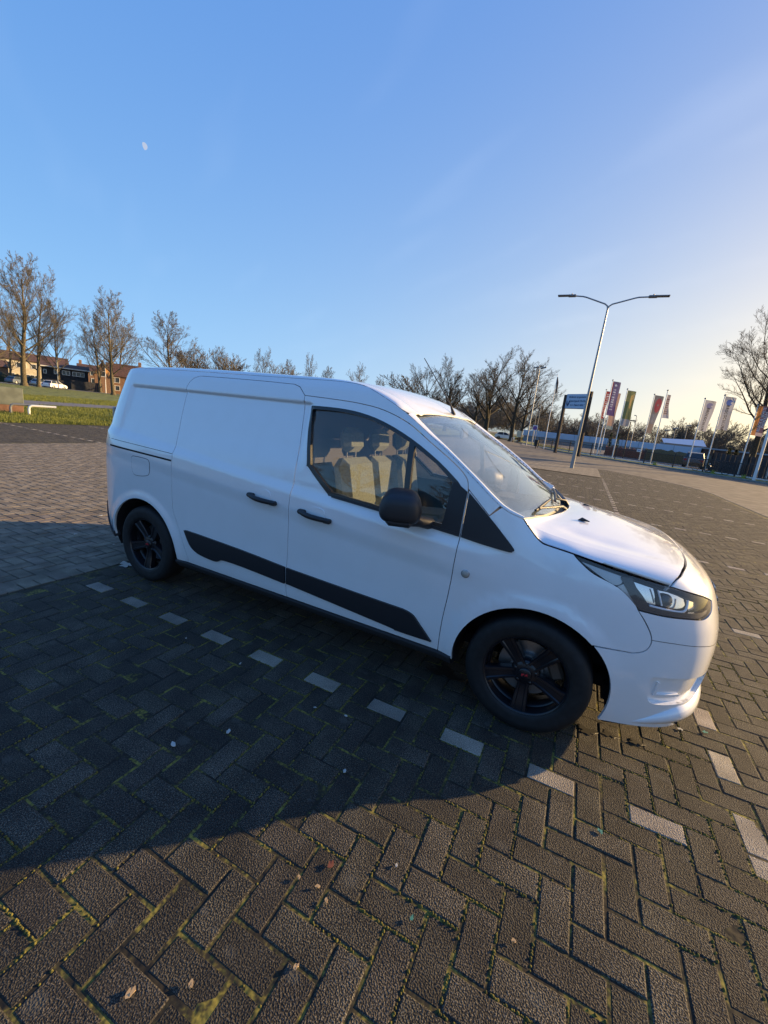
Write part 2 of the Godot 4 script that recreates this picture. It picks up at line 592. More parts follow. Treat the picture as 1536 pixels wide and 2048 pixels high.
func ground() -> void:
	var c := 0.1064
	# far ground to the horizon, and the left field that rises a little
	var b := MB.new()
	b.face([Vector3(-900, -0.06, 900), Vector3(900, -0.06, 900), Vector3(900, -0.06, -900), Vector3(-900, -0.06, -900)], Vector3.UP)
	setting(b, "ground", M.earth)
	var rows := []
	for iz in 41:
		var row := []
		var z := 70.0 - 260.0 * iz / 40.0
		for ix in 37:
			var x := -15.2 - 190.0 * pow(ix / 36.0, 1.6)
			row.append(Vector3(x, field_height(x, z), z))
		rows.append(row)
	b = MB.new()
	b.grid(rows, Vector3.UP)
	setting(b, "grass_field", M.grass)

	# roads
	sheet([Vector2(-9.35, 60), Vector2(-0.47, 60), Vector2(-0.52, 4), Vector2(-0.56, -19), Vector2(-9.8, -19)], -0.012, "road_bed", M.tan_joint)
	sheet([Vector2(-9.4, -18.95), Vector2(-0.6, -18.95), Vector2(3.4, -24.7), Vector2(3.4, -21.0), Vector2(7.0, -16.0), Vector2(7.4, 60), Vector2(30, 60), Vector2(30, -16), Vector2(22, -26), Vector2(14.6, -35.0), Vector2(12.4, -37.9), Vector2(9.3, -40.3), Vector2(4.7, -43.9), Vector2(0.3, -48.4), Vector2(-1.7, -52.0), Vector2(-9, -72), Vector2(-20, -110), Vector2(-27, -110), Vector2(-13, -60), Vector2(-15.2, -40)], -0.008, "road", M.asphalt)

	# joint bed under the dark bricks: sand and moss
	b = MB.new()
	var quadp := func(p0: float, q0: float, p1: float, q1: float, y: float) -> void:
		b.face([pave(p0, q0, y), pave(p1, q0, y), pave(p1, q1, y), pave(p0, q1, y)], Vector3.UP)
	quadp.call(-4.49, -14.0, 0.0, 19.3, -0.003)
	quadp.call(0.0, -14.0, 4.10, 18.0, -0.003)
	for k in 16:
		quadp.call(0.0, 18.0 + k * 0.5, 4.10 - bay_bend(18.5 + k * 0.5), 18.5 + k * 0.5, -0.003)
	quadp.call(-19.6, -14.0, -13.35, 25.0, -0.003)
	var bed := setting(b, "paving", M.joint)

	# the bricks, laid in herringbone; a white brick in every second place marks the bays
	var meshes := []
	for k in 5:
		meshes.append(paver_mesh(c * 2.0, 100 + k))
	var cell_x := Basis(Vector3.UP, 0.01745)
	var cell_z := cell_x * Basis(Vector3.UP, PI / 2)
	var list := []
	for area: Array in [[-42, 40, -36, 246], [-184, -126, -20, 120]]:
		for gx in range(area[0], area[1]):
			for gz in range(area[2], area[3]):
				var d := posmod(gx - gz, 4)
				if d != 0 and d != 3:
					continue
				if gx < 0 and gz > 180 and gx > -60:
					continue
				if gx > 0 and (gx + 2) * c > 4.1 - bay_bend(gz * c):
					continue
				var flat_x := d == 0
				var p := (gx + (1.0 if flat_x else 0.5)) * c
				var q := (gz + (0.5 if flat_x else 1.0)) * c
				if flat_x and (gx == -43 or gx + 1 >= area[1]):
					continue
				var white := false
				if flat_x and posmod(gz, 26) == 0:
					white = true
				if not flat_x and gx == 0 and gz < 180:
					white = true
				var h := hash01(gx + 500, gz + 900)
				var h2 := hash01(gx * 3 + 77, gz * 7 + 11)
				var o := pave(p, q, -0.0005 + 0.0035 * (h - 0.5))
				var bs := (cell_x if flat_x else cell_z) * Basis(Vector3.RIGHT, (h2 - 0.5) * 0.018) * Basis(Vector3.BACK, (h - 0.5) * 0.012)
				var away := (o - EYE).length()
				var dir := (o - EYE).normalized()
				var seen := dir.dot(Vector3(-0.42, -0.217, -0.88)) > 0.42 and not (o.x > -0.5 and o.x < 3.7 and absf(o.z) < 0.8)
				list.append([away if seen else away + 500.0, Transform3D(bs, o), white, h])
	list.sort_custom(func(a: Array, e: Array) -> bool: return a[0] < e[0])
	var dark_n := 0
	var white_n := 0
	var rest := []
	var rest_white := []
	for e: Array in list:
		if e[2] and white_n < 290:
			var w := put(meshes[white_n % 5], "white_brick", M["paver_white_%d" % int(e[3] * 4.99)], bed)
			w.transform = e[1]
			white_n += 1
		elif not e[2] and dark_n < 300:
			var w := put(meshes[dark_n % 5], "brick", M["paver_%d" % int(e[3] * 4.99)], bed)
			w.transform = e[1]
			dark_n += 1
		elif e[2]:
			rest_white.append(e[1])
		else:
			rest.append(e[1])
	for e: Array in [[rest, "more_bricks", M.paver_many, 0.45], [rest_white, "more_white_bricks", M.paver_white_many, 0.25]]:
		if e[0].is_empty():
			continue
		var mm := MultiMesh.new()
		mm.transform_format = MultiMesh.TRANSFORM_3D
		mm.use_colors = true
		mm.mesh = meshes[1]
		mm.instance_count = e[0].size()
		for k in e[0].size():
			mm.set_instance_transform(k, e[0][k])
			var f: float = 1.0 - e[3] * hash01(k, 19)
			mm.set_instance_color(k, Color(f, f * 0.985, f * 0.97))
		var o := MultiMeshInstance3D.new()
		o.multimesh = mm
		o.material_override = e[2]
		o.name = e[1]
		o.set_meta("kind", "stuff")
		bed.add_child(o)

	# moss cushions in the joints near the camera
	var mb := MB.new()
	var r := RandomNumberGenerator.new()
	r.seed = 31
	for k in 6:
		var th := TAU * k / 6.0
		var th2 := TAU * (k + 1) / 6.0
		var a0 := Vector3(cos(th), 0, sin(th))
		var a1 := Vector3(cos(th2), 0, sin(th2))
		var m0 := a0 * 0.7 + Vector3.UP * 0.75
		var m1 := a1 * 0.7 + Vector3.UP * 0.75
		var q := [mb.p(a0, a0), mb.p(a1, a1), mb.p(m1, m1.normalized()), mb.p(m0, m0.normalized()), mb.p(Vector3.UP, Vector3.UP)]
		mb.quad(q[0], q[1], q[2], q[3])
		mb.tri(q[3], q[2], q[4])
	var moss := FastNoiseLite.new()
	moss.seed = 3
	moss.frequency = 0.9
	moss.fractal_octaves = 3
	var spots := []
	for e: Array in list:
		if e[0] > 7.0:
			continue
		var t: Transform3D = e[1]
		var m := moss.get_noise_2d(t.origin.x, t.origin.z)
		var sun_side: float = 0.5
		for side in 2:
			var span := 0.2128 if side == 0 else 0.1064
			var cnt := int((30.0 if side == 0 else 15.0) * clampf(0.30 + m * 2.6, 0.015, 1.0) * sun_side * 2.0)
			for k in cnt:
				var along := r.randf_range(-0.5, 0.5) * span
				var l := Vector3(along, -0.0035, 0.0532) if side == 0 else Vector3(0.1064, -0.0035, along)
				l += Vector3(r.randf_range(-0.002, 0.002), 0, r.randf_range(-0.002, 0.002))
				var s := r.randf_range(0.0024, 0.0052)
				spots.append(Transform3D(Basis.from_scale(Vector3(s, s * r.randf_range(0.9, 1.9), s)), t * l))
	var mm := MultiMesh.new()
	mm.transform_format = MultiMesh.TRANSFORM_3D
	mm.mesh = mb.mesh()
	mm.instance_count = spots.size()
	for k in spots.size():
		mm.set_instance_transform(k, spots[k])
	var mo := MultiMeshInstance3D.new()
	mo.multimesh = mm
	mo.material_override = M.moss
	mo.name = "joint_moss"
	mo.set_meta("kind", "stuff")
	bed.add_child(mo)

	# the tan brick road behind the van
	var tb := sheet([Vector2(-9.3, 14), Vector2(-0.60, 14), Vector2(-0.62, -18.9), Vector2(-9.7, -18.9)], -0.0105, "brick_road", M.tan_joint)
	var trest := []
	var tn := 0
	var tl := []
	for gx in range(-128, -43):
		for gz in range(-14, 188):
			var d := posmod(gx - gz, 4)
			if d != 0 and d != 3:
				continue
			var flat_x := d == 0
			var p := (gx + (1.0 if flat_x else 0.5)) * c
			var q := (gz + (0.5 if flat_x else 1.0)) * c
			var h := hash01(gx + 200, gz + 33)
			var o := pave(p - 0.06, q, -0.0045 + 0.003 * (h - 0.5))
			var bs := (cell_x if flat_x else cell_z) * Basis(Vector3.RIGHT, (h - 0.5) * 0.012)
			var hid := o.z < 0.6 - (o.x + 0.6) * 0.0 and o.x > -1.6 and o.z > -1.2
			tl.append([(o - EYE).length() + (60.0 if hid or o.z > 2.2 + o.x * -0.05 or o.z < -3.0 else 0.0), Transform3D(bs, o)])
	# the edging course along the bays
	for k in 200:
		tl.append([6.0 + k * 0.01, Transform3D(cell_x, pave(-4.62, -1.5 + k * c, -0.004))])
	tl.sort_custom(func(a: Array, e: Array) -> bool: return a[0] < e[0])
	for e: Array in tl:
		if tn < 300:
			var w := put(meshes[tn % 5], "tan_brick", M["paver_tan_%d" % int(hash01(tn, 41) * 4.99)], tb)
			w.transform = e[1]
			tn += 1
		else:
			trest.append(e[1])
	mm = MultiMesh.new()
	mm.transform_format = MultiMesh.TRANSFORM_3D
	mm.mesh = meshes[2]
	mm.instance_count = trest.size()
	for k in trest.size():
		mm.set_instance_transform(k, trest[k])
	mo = MultiMeshInstance3D.new()
	mo.multimesh = mm
	mo.material_override = M.paver_tan
	mo.name = "more_tan_bricks"
	mo.set_meta("kind", "stuff")
	tb.add_child(mo)

	# pale brick apron round the lamp post, and the strip that edges the right-hand road
	sheet([Vector2(-1.3, -18.45), Vector2(3.69, -18.5), Vector2(3.58, -24.85), Vector2(0.5, -24.7), Vector2(-1.3, -22.6)], -0.002, "pavement", M.paver_tan)
	var kb := MB.new()
	for k in 60:
		var q := 25.9 - k * 0.6
		var bend := bay_bend(q)
		kb.cbox(pave(4.2 - bend, q, -0.045), Vector3(0.2, 0.1, 0.59), 0.008, Basis(Vector3.UP, 0.017 + atan(bay_bend(q + 0.5) - bay_bend(q - 0.5))))
	setting(kb, "kerb_strip", M.paver_tan)


# the far end of the right-hand bays rounds off into the road
func bay_bend(q: float) -> float:
	return 0.0 if q < 19.0 else pow((q - 19.0) / 7.0, 2.0) * 3.6


func field_height(x: float, z: float) -> float:
	var d := Vector2(x - 3.0, z - 3.0).length()
	var t := clampf((d - 18.0) / 55.0, 0.0, 1.0)
	var s := t * t * (3.0 - 2.0 * t)
	return 0.01 + 0.42 * s + 0.04 * sin(x * 0.31 + z * 0.17) * s


# ---------------------------------------------------------------- the van's outer skin
# u runs round the body in plan (u = x along the straight flank), y is height
var PLAN := [[-1.478, -.81, 0.], [-1.179, -.80, .33], [-.978, -.77, .55], [-.816, -.72, .72], [-.708, -.66, .82], [-.624, -.60, .885], [-.563, -.55, .924], [-.506, -.5, .954], [-.402, -.4, .987], [-.300, -.3, .998], [-.2, -.2, 1.], [.6, .6, 1.], [1.4, 1.4, 1.], [2.2, 2.2, 1.], [2.9, 2.9, 1.], [3.1, 3.1, .996], [3.2504, 3.25, .985], [3.4025, 3.4, .957], [3.559, 3.55, .908], [3.7035, 3.68, .838], [3.8208, 3.77, .755], [3.9434, 3.835, .64], [4.1325, 3.89, .44], [4.3338, 3.92, .22], [4.5331, 3.93, 0.]]
var WID := [[.10, .80], [.18, .835], [.30, .878], [.45, .900], [.6, .906], [.8, .908], [.95, .905], [1.05, .897], [1.15, .885], [1.3, .857], [1.45, .815], [1.55, .785], [1.65, .755], [1.70, .737], [1.76, .70]]
var WIDF := [[.10, .82], [.18, .85], [.30, .878], [.45, .900], [.6, .906], [.75, .902], [.85, .893], [.93, .88], [1.0, .862], [1.06, .838], [1.2, .77], [1.5, .6], [1.76, .5]]
var NOSE := [[.10, 3.90], [.18, 3.93], [.3, 3.945], [.45, 3.965], [.6, 3.97], [.7, 3.955], [.78, 3.93], [.85, 3.90], [.9, 3.865], [.94, 3.82], [.97, 3.77], [1.0, 3.69], [1.1, 3.5], [1.76, 3.4]]
var LEAN := [[.1, .06], [.25, .02], [.4, -.03], [.9, -.03], [1.2, .0], [1.5, .045], [1.76, .11]]
var EDGE := [[-1.478, 1.70], [-.9, 1.70], [-.62, 1.715], [-.3, 1.735], [1.3, 1.743], [1.7, 1.743], [1.86, 1.727], [1.925, 1.704], [2.0, 1.673], [2.075, 1.640], [2.15, 1.604], [2.218, 1.566], [2.336, 1.492], [2.457, 1.414], [2.565, 1.342], [2.66, 1.276], [2.793, 1.180], [2.838, 1.156], [2.91, 1.133]]
var WSEDGE := [[0., 2.184, 1.589, .68], [.19, 2.324, 1.498, .745], [.36, 2.454, 1.420, .79], [.50, 2.566, 1.347, .82], [.63, 2.663, 1.281, .838], [.82, 2.797, 1.184, .845], [.89, 2.843, 1.161, .842], [1., 2.908, 1.137, .832]]
var RAIL := [[-.62, .585, 1.712], [-.3, .65, 1.745], [.2, .665, 1.764], [1.4, .665, 1.764], [1.7, .665, 1.755], [1.9, .665, 1.726], [2.06, .665, 1.675], [2.2, .662, 1.60]]
var RIDGE := [[-.62, 1.735], [-.3, 1.775], [.2, 1.792], [.8, 1.797], [1.4, 1.792], [1.75, 1.772], [1.92, 1.750], [2.05, 1.708], [2.13, 1.665], [2.2, 1.618]]


func cr(tab: Array, x: float, col := 1) -> float:
	var last := tab.size() - 1
	x = clampf(x, tab[0][0], tab[last][0])
	var k := 0
	while k < last - 1 and x > tab[k + 1][0]:
		k += 1
	var h: float = tab[k + 1][0] - tab[k][0]
	var t: float = (x - tab[k][0]) / h
	var m0: float
	var m1: float
	if k == 0:
		m0 = (tab[1][col] - tab[0][col]) / h
	else:
		m0 = (tab[k + 1][col] - tab[k - 1][col]) / (tab[k + 1][0] - tab[k - 1][0])
	if k + 1 == last:
		m1 = (tab[last][col] - tab[last - 1][col]) / h
	else:
		m1 = (tab[k + 2][col] - tab[k][col]) / (tab[k + 2][0] - tab[k][0])
	var t2 := t * t
	var t3 := t2 * t
	return (2 * t3 - 3 * t2 + 1) * tab[k][col] + (t3 - 2 * t2 + t) * m0 * h + (-2 * t3 + 3 * t2) * tab[k + 1][col] + (t3 - t2) * m1 * h


func ss(a: float, b: float, x: float) -> float:
	var t := clampf((x - a) / (b - a), 0.0, 1.0)
	return t * t * (3.0 - 2.0 * t)


func flank_relief(x: float, y: float) -> float:
	# shoulder line and its undercut, the pressed cargo panel, the flares round the wheels
	var d := y - (1.14 - .088 * (x - .36))
	var b := 0.0
	if d > -.5 and d < .05:
		b = .021 * (1.0 - ss(-.03, .05, d)) * (ss(-.205, -.10, d) * .6 + ss(-.5, -.16, d) * .4)
	b *= 1.0 - ss(2.5, 3.0, x)
	var r := -.020 * ss(-.325, -.275, x + (1.45 - minf(y, 1.45)) * .12) * (1.0 - ss(1.580, 1.604, y)) * ss(1.12, 1.34, y)
	if x > 1.5:
		r *= 1.0 - ss(1.5, 1.54, x)
	var fl := 0.0
	for cx: float in [0.0, 3.062]:
		var q := Vector2(x - cx, y - .315).length()
		if q < .5:
			fl = .012 * (1.0 - ss(.40, .475, q))
	var lower := -.006 * ss(.60, .56, y) if x > .45 and x < 2.62 else 0.0
	return b + r + fl + lower * 0.0


func skin(u: float, y: float) -> Vector3:
	var x := cr(PLAN, u, 1)
	var zn := cr(PLAN, u, 2)
	var fr := ss(2.7, 3.15, x)
	var w := cr(WID, y) * (1.0 - fr) + cr(WIDF, y) * fr
	var z := zn * w
	if x > -.6 and x < 3.55:
		z += flank_relief(x, y) * (1.0 - ss(3.3, 3.55, x))
	if x > 3.0:
		var k := (cr(NOSE, y) - 3.0) / .935
		x = 3.0 + (x - 3.0) * (1.0 + (k - 1.0) * (x - 3.0) / .93)
	elif x < -.2:
		x += cr(LEAN, y) * ss(.2, .7, -x)
	return Vector3(x, y, z)


func skin_normal(u: float, y: float) -> Vector3:
	var e := .004
	var n := (skin(u, y + e) - skin(u, y - e)).cross(skin(minf(u + e, 4.533), y) - skin(maxf(u - e, -1.478), y))
	if n.length() < 1e-9:
		return Vector3(1 if u > 2 else -1, 0, 0)
	n = n.normalized()
	var o := skin(u, y) - Vector3(clampf(u, .2, 2.9), y, 0)
	return n if n.dot(o) > 0.0 else -n


func v2(l: Array) -> PackedVector2Array:
	var o := PackedVector2Array()
	for k in range(0, l.size(), 2):
		o.append(Vector2(l[k], l[k + 1]))
	return o


# closed outline rounded through its points (those in "sharp" stay corners)
func smooth_ring(pts: PackedVector2Array, sharp: Array, step := 4) -> PackedVector2Array:
	var o := PackedVector2Array()
	var m := pts.size()
	for k in m:
		var a := pts[k]
		var b := pts[(k + 1) % m]
		var pa := pts[(k - 1 + m) % m] if not k in sharp else a
		var nb := pts[(k + 2) % m] if not (k + 1) % m in sharp else b
		for j in step:
			var t := float(j) / step
			o.append(a.cubic_interpolate(b, pa, nb, t))
	return o


func panel(poly_in: PackedVector2Array, holes: Array, cell: float, off: float, depth: float, inset := .0022, cell_y := 0.0) -> MB:
	var b := MB.new()
	var poly := poly_in
	if inset > 0.0:
		var got := Geometry2D.offset_polygon(poly_in, -inset, Geometry2D.JOIN_MITER)
		if got.size():
			var best := 0
			for k in got.size():
				if got[k].size() > got[best].size():
					best = k
			poly = got[best]
	var lo := poly[0]
	var hi := poly[0]
	for q in poly:
		lo = lo.min(q)
		hi = hi.max(q)
	var nx := maxi(1, ceili((hi.x - lo.x) / cell))
	var cy := cell_y if cell_y > 0.0 else cell
	var ny := maxi(1, ceili((hi.y - lo.y) / cy))
	var cache := {}
	for ix in nx:
		for iy in ny:
			var a := lo + Vector2(ix * cell, iy * cy)
			var sq := PackedVector2Array([a, a + Vector2(cell, 0), a + Vector2(cell, cy), a + Vector2(0, cy)])
			var pieces: Array = Geometry2D.intersect_polygons(sq, poly)
			for hole: PackedVector2Array in holes:
				var left := []
				for pc in pieces:
					left.append_array(Geometry2D.clip_polygons(pc, hole))
				pieces = left
			for pc: PackedVector2Array in pieces:
				var idx := Geometry2D.triangulate_polygon(pc)
				var ids := []
				for q in pc:
					var key := Vector2i(roundi(q.x * 20000.0), roundi(q.y * 20000.0))
					if not cache.has(key):
						var nn := skin_normal(q.x, q.y)
						cache[key] = b.p(skin(q.x, q.y) + nn * off, nn, q)
					ids.append(cache[key])
				for k in range(0, idx.size(), 3):
					b.tri(ids[idx[k]], ids[idx[k + 1]], ids[idx[k + 2]])
	if depth > 0.0:
		var rings := [poly]
		rings.append_array(holes)
		for rk in rings.size():
			var ring: PackedVector2Array = rings[rk]
			var cw := Geometry2D.is_polygon_clockwise(ring)
			for k in ring.size():
				var a := ring[k]
				var e := ring[(k + 1) % ring.size()]
				var parts := maxi(1, ceili(a.distance_to(e) / (cell * 1.5)))
				for j in parts:
					var q0 := a.lerp(e, float(j) / parts)
					var q1 := a.lerp(e, float(j + 1) / parts)
					var n0 := skin_normal(q0.x, q0.y)
					var n1 := skin_normal(q1.x, q1.y)
					var s0 := skin(q0.x, q0.y)
					var s1 := skin(q1.x, q1.y)
					var side := (s1 - s0).cross(n0).normalized()
					if cw != (rk > 0):
						side = -side
					var sd := side
					# which way is out: away from the panel
					b.face([s0 + n0 * off, s1 + n1 * off, s1 + n1 * (off - depth), s0 + n0 * (off - depth)], sd)
	return b


var left_of := {}


# the same piece on the near flank and, mirrored, on the far one
func pair(m: MB, called: String, mat: Material, parent: Node3D) -> MeshInstance3D:
	var near := put(m, called, mat, parent)
	left_of[near] = put(m.mirror(), called, mat, left_of.get(parent, parent))
	return near


# a piece that crosses the middle: both halves in one mesh
func whole(m: MB, called: String, mat: Material, parent: Node3D) -> MeshInstance3D:
	var o := MB.new()
	o.add(m)
	o.add(m.mirror())
	return put(o, called, mat, parent)


func spline3(tab: Array, t: float) -> Vector3:
	return Vector3(cr(tab, t, 1), cr(tab, t, 2), cr(tab, t, 3))


func van_materials() -> void:
	var w := sm("van_white", Color(0.85, 0.872, 0.89), 0.22)
	w.metallic_specular = 0.75
	w.clearcoat_enabled = true
	w.clearcoat = 1.0
	w.clearcoat_roughness = 0.03
	var dirt := noise_img(61, 512, 0.01, 5)
	w.albedo_texture = ramp_tex([dirt, noise_img(62, 512, 0.2, 2)], [0.8, 0.25], [[0.0, Color(0.96, 0.958, 0.95)], [0.5, Color(0.985, 0.985, 0.985)], [1.0, Color(1, 1, 1)]], 512)
	tri_world(w, 0.8)
	var bp := sm("van_black", Color(0.016, 0.017, 0.021), 0.5)
	bp.heightmap_enabled = true
	bp.heightmap_texture = ImageTexture.create_from_image(noise_img(63, 256, 0.25, 2))
	bp.heightmap_scale = 0.03
	tri_world(bp, 6.0)
	var gb := sm("gloss_black", Color(0.010, 0.010, 0.012), 0.18)
	gb.clearcoat_enabled = true
	gb.clearcoat = 0.5
	var ty := mottled("tyre", Color(0.004, 0.004, 0.0045), Color(0.010, 0.010, 0.011), 0.7, 3.0, 64, 128, 0.05)
	ty.heightmap_enabled = false
	sm("rim_black", Color(0.010, 0.010, 0.013), 0.28)
	sm("liner", Color(0.008, 0.008, 0.009), 0.95)
	sm("steel", Color(0.35, 0.35, 0.36), 0.35, 0.9)
	sm("rust_steel", Color(0.14, 0.11, 0.09), 0.6, 0.6)
	sm("chrome", Color(0.72, 0.73, 0.75), 0.12, 1.0)
	sm("silver_plastic", Color(0.42, 0.43, 0.45), 0.25, 0.5)
	sm("white_plastic", Color(0.75, 0.76, 0.78), 0.3)
	sm("red_mark", Color(0.45, 0.02, 0.03), 0.4)
	sm("tail_red", Color(0.28, 0.01, 0.015), 0.15)
	sm("amber_lens", Color(0.42, 0.40, 0.36), 0.2)
	sm("cab_dark", Color(0.022, 0.023, 0.026), 0.8)
	sm("cab_grey", Color(0.10, 0.10, 0.105), 0.85)
	var seat := mottled("seat_cloth", Color(0.13, 0.15, 0.13), Color(0.21, 0.24, 0.20), 0.95, 4.0, 65, 128, 0.1)
	seat.rim_enabled = true
	seat.rim = 0.3
	var g := sm("side_glass", Color(0.012, 0.055, 0.07, 0.20), 0.0)
	g.transparency = BaseMaterial3D.TRANSPARENCY_ALPHA
	g.metallic_specular = 0.72
	var g2 := sm("wind_glass", Color(0.26, 0.36, 0.36, 0.07), 0.0)
	g2.transparency = BaseMaterial3D.TRANSPARENCY_ALPHA
	g2.metallic_specular = 0.7
	var g3 := sm("lamp_glass", Color(0.9, 0.92, 0.95, 0.05), 0.0)
	g3.transparency = BaseMaterial3D.TRANSPARENCY_ALPHA


func arch(cx: float, cy: float, r: float, a0: float, a1: float, m: int) -> PackedVector2Array:
	var o := PackedVector2Array()
	for k in m + 1:
		var th := deg_to_rad(lerpf(a0, a1, float(k) / m))
		o.append(Vector2(cx + r * cos(th), cy + r * sin(th)))
	return o


func chain(lists: Array) -> PackedVector2Array:
	var o := PackedVector2Array()
	for l: PackedVector2Array in lists:
		for q in l:
			if o.is_empty() or o[o.size() - 1].distance_to(q) > .003:
				o.append(q)
	if o[0].distance_to(o[o.size() - 1]) < .003:
		o.remove_at(o.size() - 1)
	return o


func rev(l: PackedVector2Array) -> PackedVector2Array:
	var o := l.duplicate()
	o.reverse()
	return o


func open_curve(l: PackedVector2Array, step := 4) -> PackedVector2Array:
	var o := PackedVector2Array()
	for k in l.size() - 1:
		var pa := l[maxi(k - 1, 0)]
		var nb := l[mini(k + 2, l.size() - 1)]
		for j in step:
			o.append(l[k].cubic_interpolate(l[k + 1], pa, nb, float(j) / step))
	o.append(l[l.size() - 1])
	return o


func edge_curve(u0: float, u1: float, m: int) -> PackedVector2Array:
	var o := PackedVector2Array()
	for k in m + 1:
		var u := lerpf(u0, u1, float(k) / m)
		o.append(Vector2(u, cr(EDGE, u)))
	return o


func van() -> void:
	van_materials()
	var van_node := thing("delivery_van", "white panel van with black wheels parked in the foreground", "van")
	var W: Material = M.van_white
	var K: Material = M.van_black

	# shut lines, traced in u and y
	var slide_rear := open_curve(v2([.52, .29, .51, .335, .451, .519, .385, .66, .369, .74, .370, .966, .372, 1.117, .368, 1.181, .346, 1.391, .340, 1.58, .354, 1.644, .397, 1.69, .461, 1.708]))
	var slide_top := v2([.461, 1.708, .739, 1.709, 1.075, 1.707, 1.335, 1.702, 1.385, 1.688, 1.440, 1.637])
	var b_gap := open_curve(v2([1.440, 1.637, 1.446, 1.588, 1.483, 1.319, 1.497, 1.158, 1.501, 1.077, 1.499, .995, 1.495, .862, 1.495, .616, 1.487, .46, 1.484, .297]))
	var door_top := open_curve(v2([1.440, 1.637, 1.688, 1.629, 1.859, 1.619, 2.024, 1.595, 2.198, 1.537, 2.353, 1.449, 2.509, 1.359, 2.585, 1.302, 2.612, 1.252, 2.622, 1.154, 2.620, 1.004, 2.614, .835, 2.604, .648, 2.590, .493, 2.583, .291]))
	var hood_gap := open_curve(v2([2.91, 1.132, 2.944, 1.097, 2.985, 1.057, 3.016, 1.035, 3.047, 1.026, 3.177, 1.010]), 3)
	var arch_r := arch(0, .315, .393, 186, -4, 30)
	var arch_f := arch(3.063, .306, .393, 187, 48, 24)
	var arch_b := arch(3.063, .306, .398, 47, -18, 14)

	# ---- flank and rear quarter, with the roof rail and windscreen pillar
	var quarter := chain([
		v2([-.655, .40, -.62, .56]), v2([-.60, 1.0]), edge_curve(-.62, 2.793, 60), v2([2.749, 1.122]), v2([2.617, 1.236]),
		rev(door_top.slice(0, door_top.size() - 21)), rev(slide_top), rev(slide_rear), v2([.395, .288]), rev(arch_r), v2([-.40, .35, -.47, .33])])
	var qp := pair(panel(quarter, [], .028, 0.0, .016, .0022, .016), "rear_quarter_panel", W, van_node)

	var door := chain([slide_rear, slide_top, b_gap, v2([1.484, .292])])
	var sd := pair(panel(door, [], .05, 0.0, .016, .0022, .016), "sliding_door", W, van_node)

	var win := smooth_ring(v2([1.505, 1.572, 1.704, 1.574, 1.875, 1.561, 2.044, 1.523, 2.241, 1.447, 2.423, 1.350, 2.55, 1.263, 2.60, 1.20, 2.608, 1.10, 2.60, 1.005, 2.411, 1.013, 2.115, 1.038, 1.80, 1.058, 1.765, 1.07, 1.596, 1.205, 1.58, 1.235]), [0, 6, 9], 3)
	var fdoor := chain([door_top, v2([2.583, .291, 1.484, .292]), rev(b_gap)])
	var fd := pair(panel(fdoor, [win], .045, 0.0, .016, .0022, .018), "front_door", W, van_node)

	var fender := chain([
		v2([2.583, .291]), v2([2.655, .285]), arch_f,
		v2([3.335, .601, 3.404, .599, 3.5, .599]), open_curve(v2([3.5, .599, 3.545, .618, 3.567, .655, 3.562, .70, 3.528, .762, 3.492, .812])),
		open_curve(v2([3.492, .812, 3.474, .838, 3.399, .898, 3.281, .94, 3.218, .978, 3.177, 1.010])), rev(hood_gap), rev(edge_curve(2.801, 2.91, 6)),
		v2([2.749, 1.122]), v2([2.620, 1.234]), door_top.slice(door_top.size() - 21, door_top.size())])
	pair(panel(fender, [], .04, 0.0, .016), "front_fender", W, van_node)

	# ---- front bumper and the nose above it
	var lamp := smooth_ring(v2([3.177, 1.010, 3.465, .962, 3.669, .931, 3.86, .889, 3.955, .856, 3.93, .826, 3.885, .802, 3.82, .789, 3.754, .793, 3.611, .798, 3.492, .810, 3.474, .838, 3.399, .898, 3.281, .94, 3.218, .978]), [0, 4, 10], 3)
	var fog := smooth_ring(v2([3.606, .470, 3.625, .490, 3.685, .491, 3.765, .491, 3.90, .486, 4.03, .482, 4.06, .42, 4.02, .355, 3.93, .340, 3.802, .336, 3.70, .334, 3.645, .343, 3.620, .38]), [], 3)
	var bumper := chain([
		rev(arch_b), v2([3.335, .599]), v2([3.404, .597, 3.5, .597]), open_curve(v2([3.5, .597, 3.547, .616, 3.569, .655, 3.564, .70, 3.530, .762, 3.494, .808])),
		open_curve(v2([3.494, .808, 3.611, .796, 3.754, .791, 3.82, .787, 3.887, .80, 3.933, .825, 3.958, .856])),
		open_curve(v2([3.958, .856, 3.86, .891, 3.672, .933])), open_curve(v2([3.672, .933, 3.709, .951, 3.764, .968, 3.881, .983, 4.02, .985])), v2([4.2, .985, 4.533, .985, 4.533, .18, 4.1, .18, 3.80, .182, 3.55, .183])])
	var bp := whole(panel(bumper, [fog], .035, 0.0, .014, .0015), "front_bumper", W, van_node)
	pair(panel(fog, [], .03, -.022, 0.0, 0.0), "fog_recess", W, bp)
	var fogw := MB.new()
	for k in fog.size():
		var a := fog[k]
		var e := fog[(k + 1) % fog.size()]
		fogw.flat([skin(a.x, a.y) - skin_normal(a.x, a.y) * .002, skin(e.x, e.y) - skin_normal(e.x, e.y) * .002, skin(e.x, e.y) - skin_normal(e.x, e.y) * .023, skin(a.x, a.y) - skin_normal(a.x, a.y) * .023])
	pair(fogw, "fog_recess_rim", W, bp)
	# the blanked lamp pocket inside the recess
	var blank := v2([3.668, .385, 3.79, .385, 3.815, .455, 3.668, .450])
	pair(panel(blank, [], .03, -.024, .004, 0.0), "lamp_blank", W, bp)
	pair(panel(v2([3.655, .375, 3.80, .375, 3.795, .386, 3.668, .386, 3.668, .452, 3.655, .455]), [], .02, -.012, .016, 0.0), "blank_frame", W, bp)
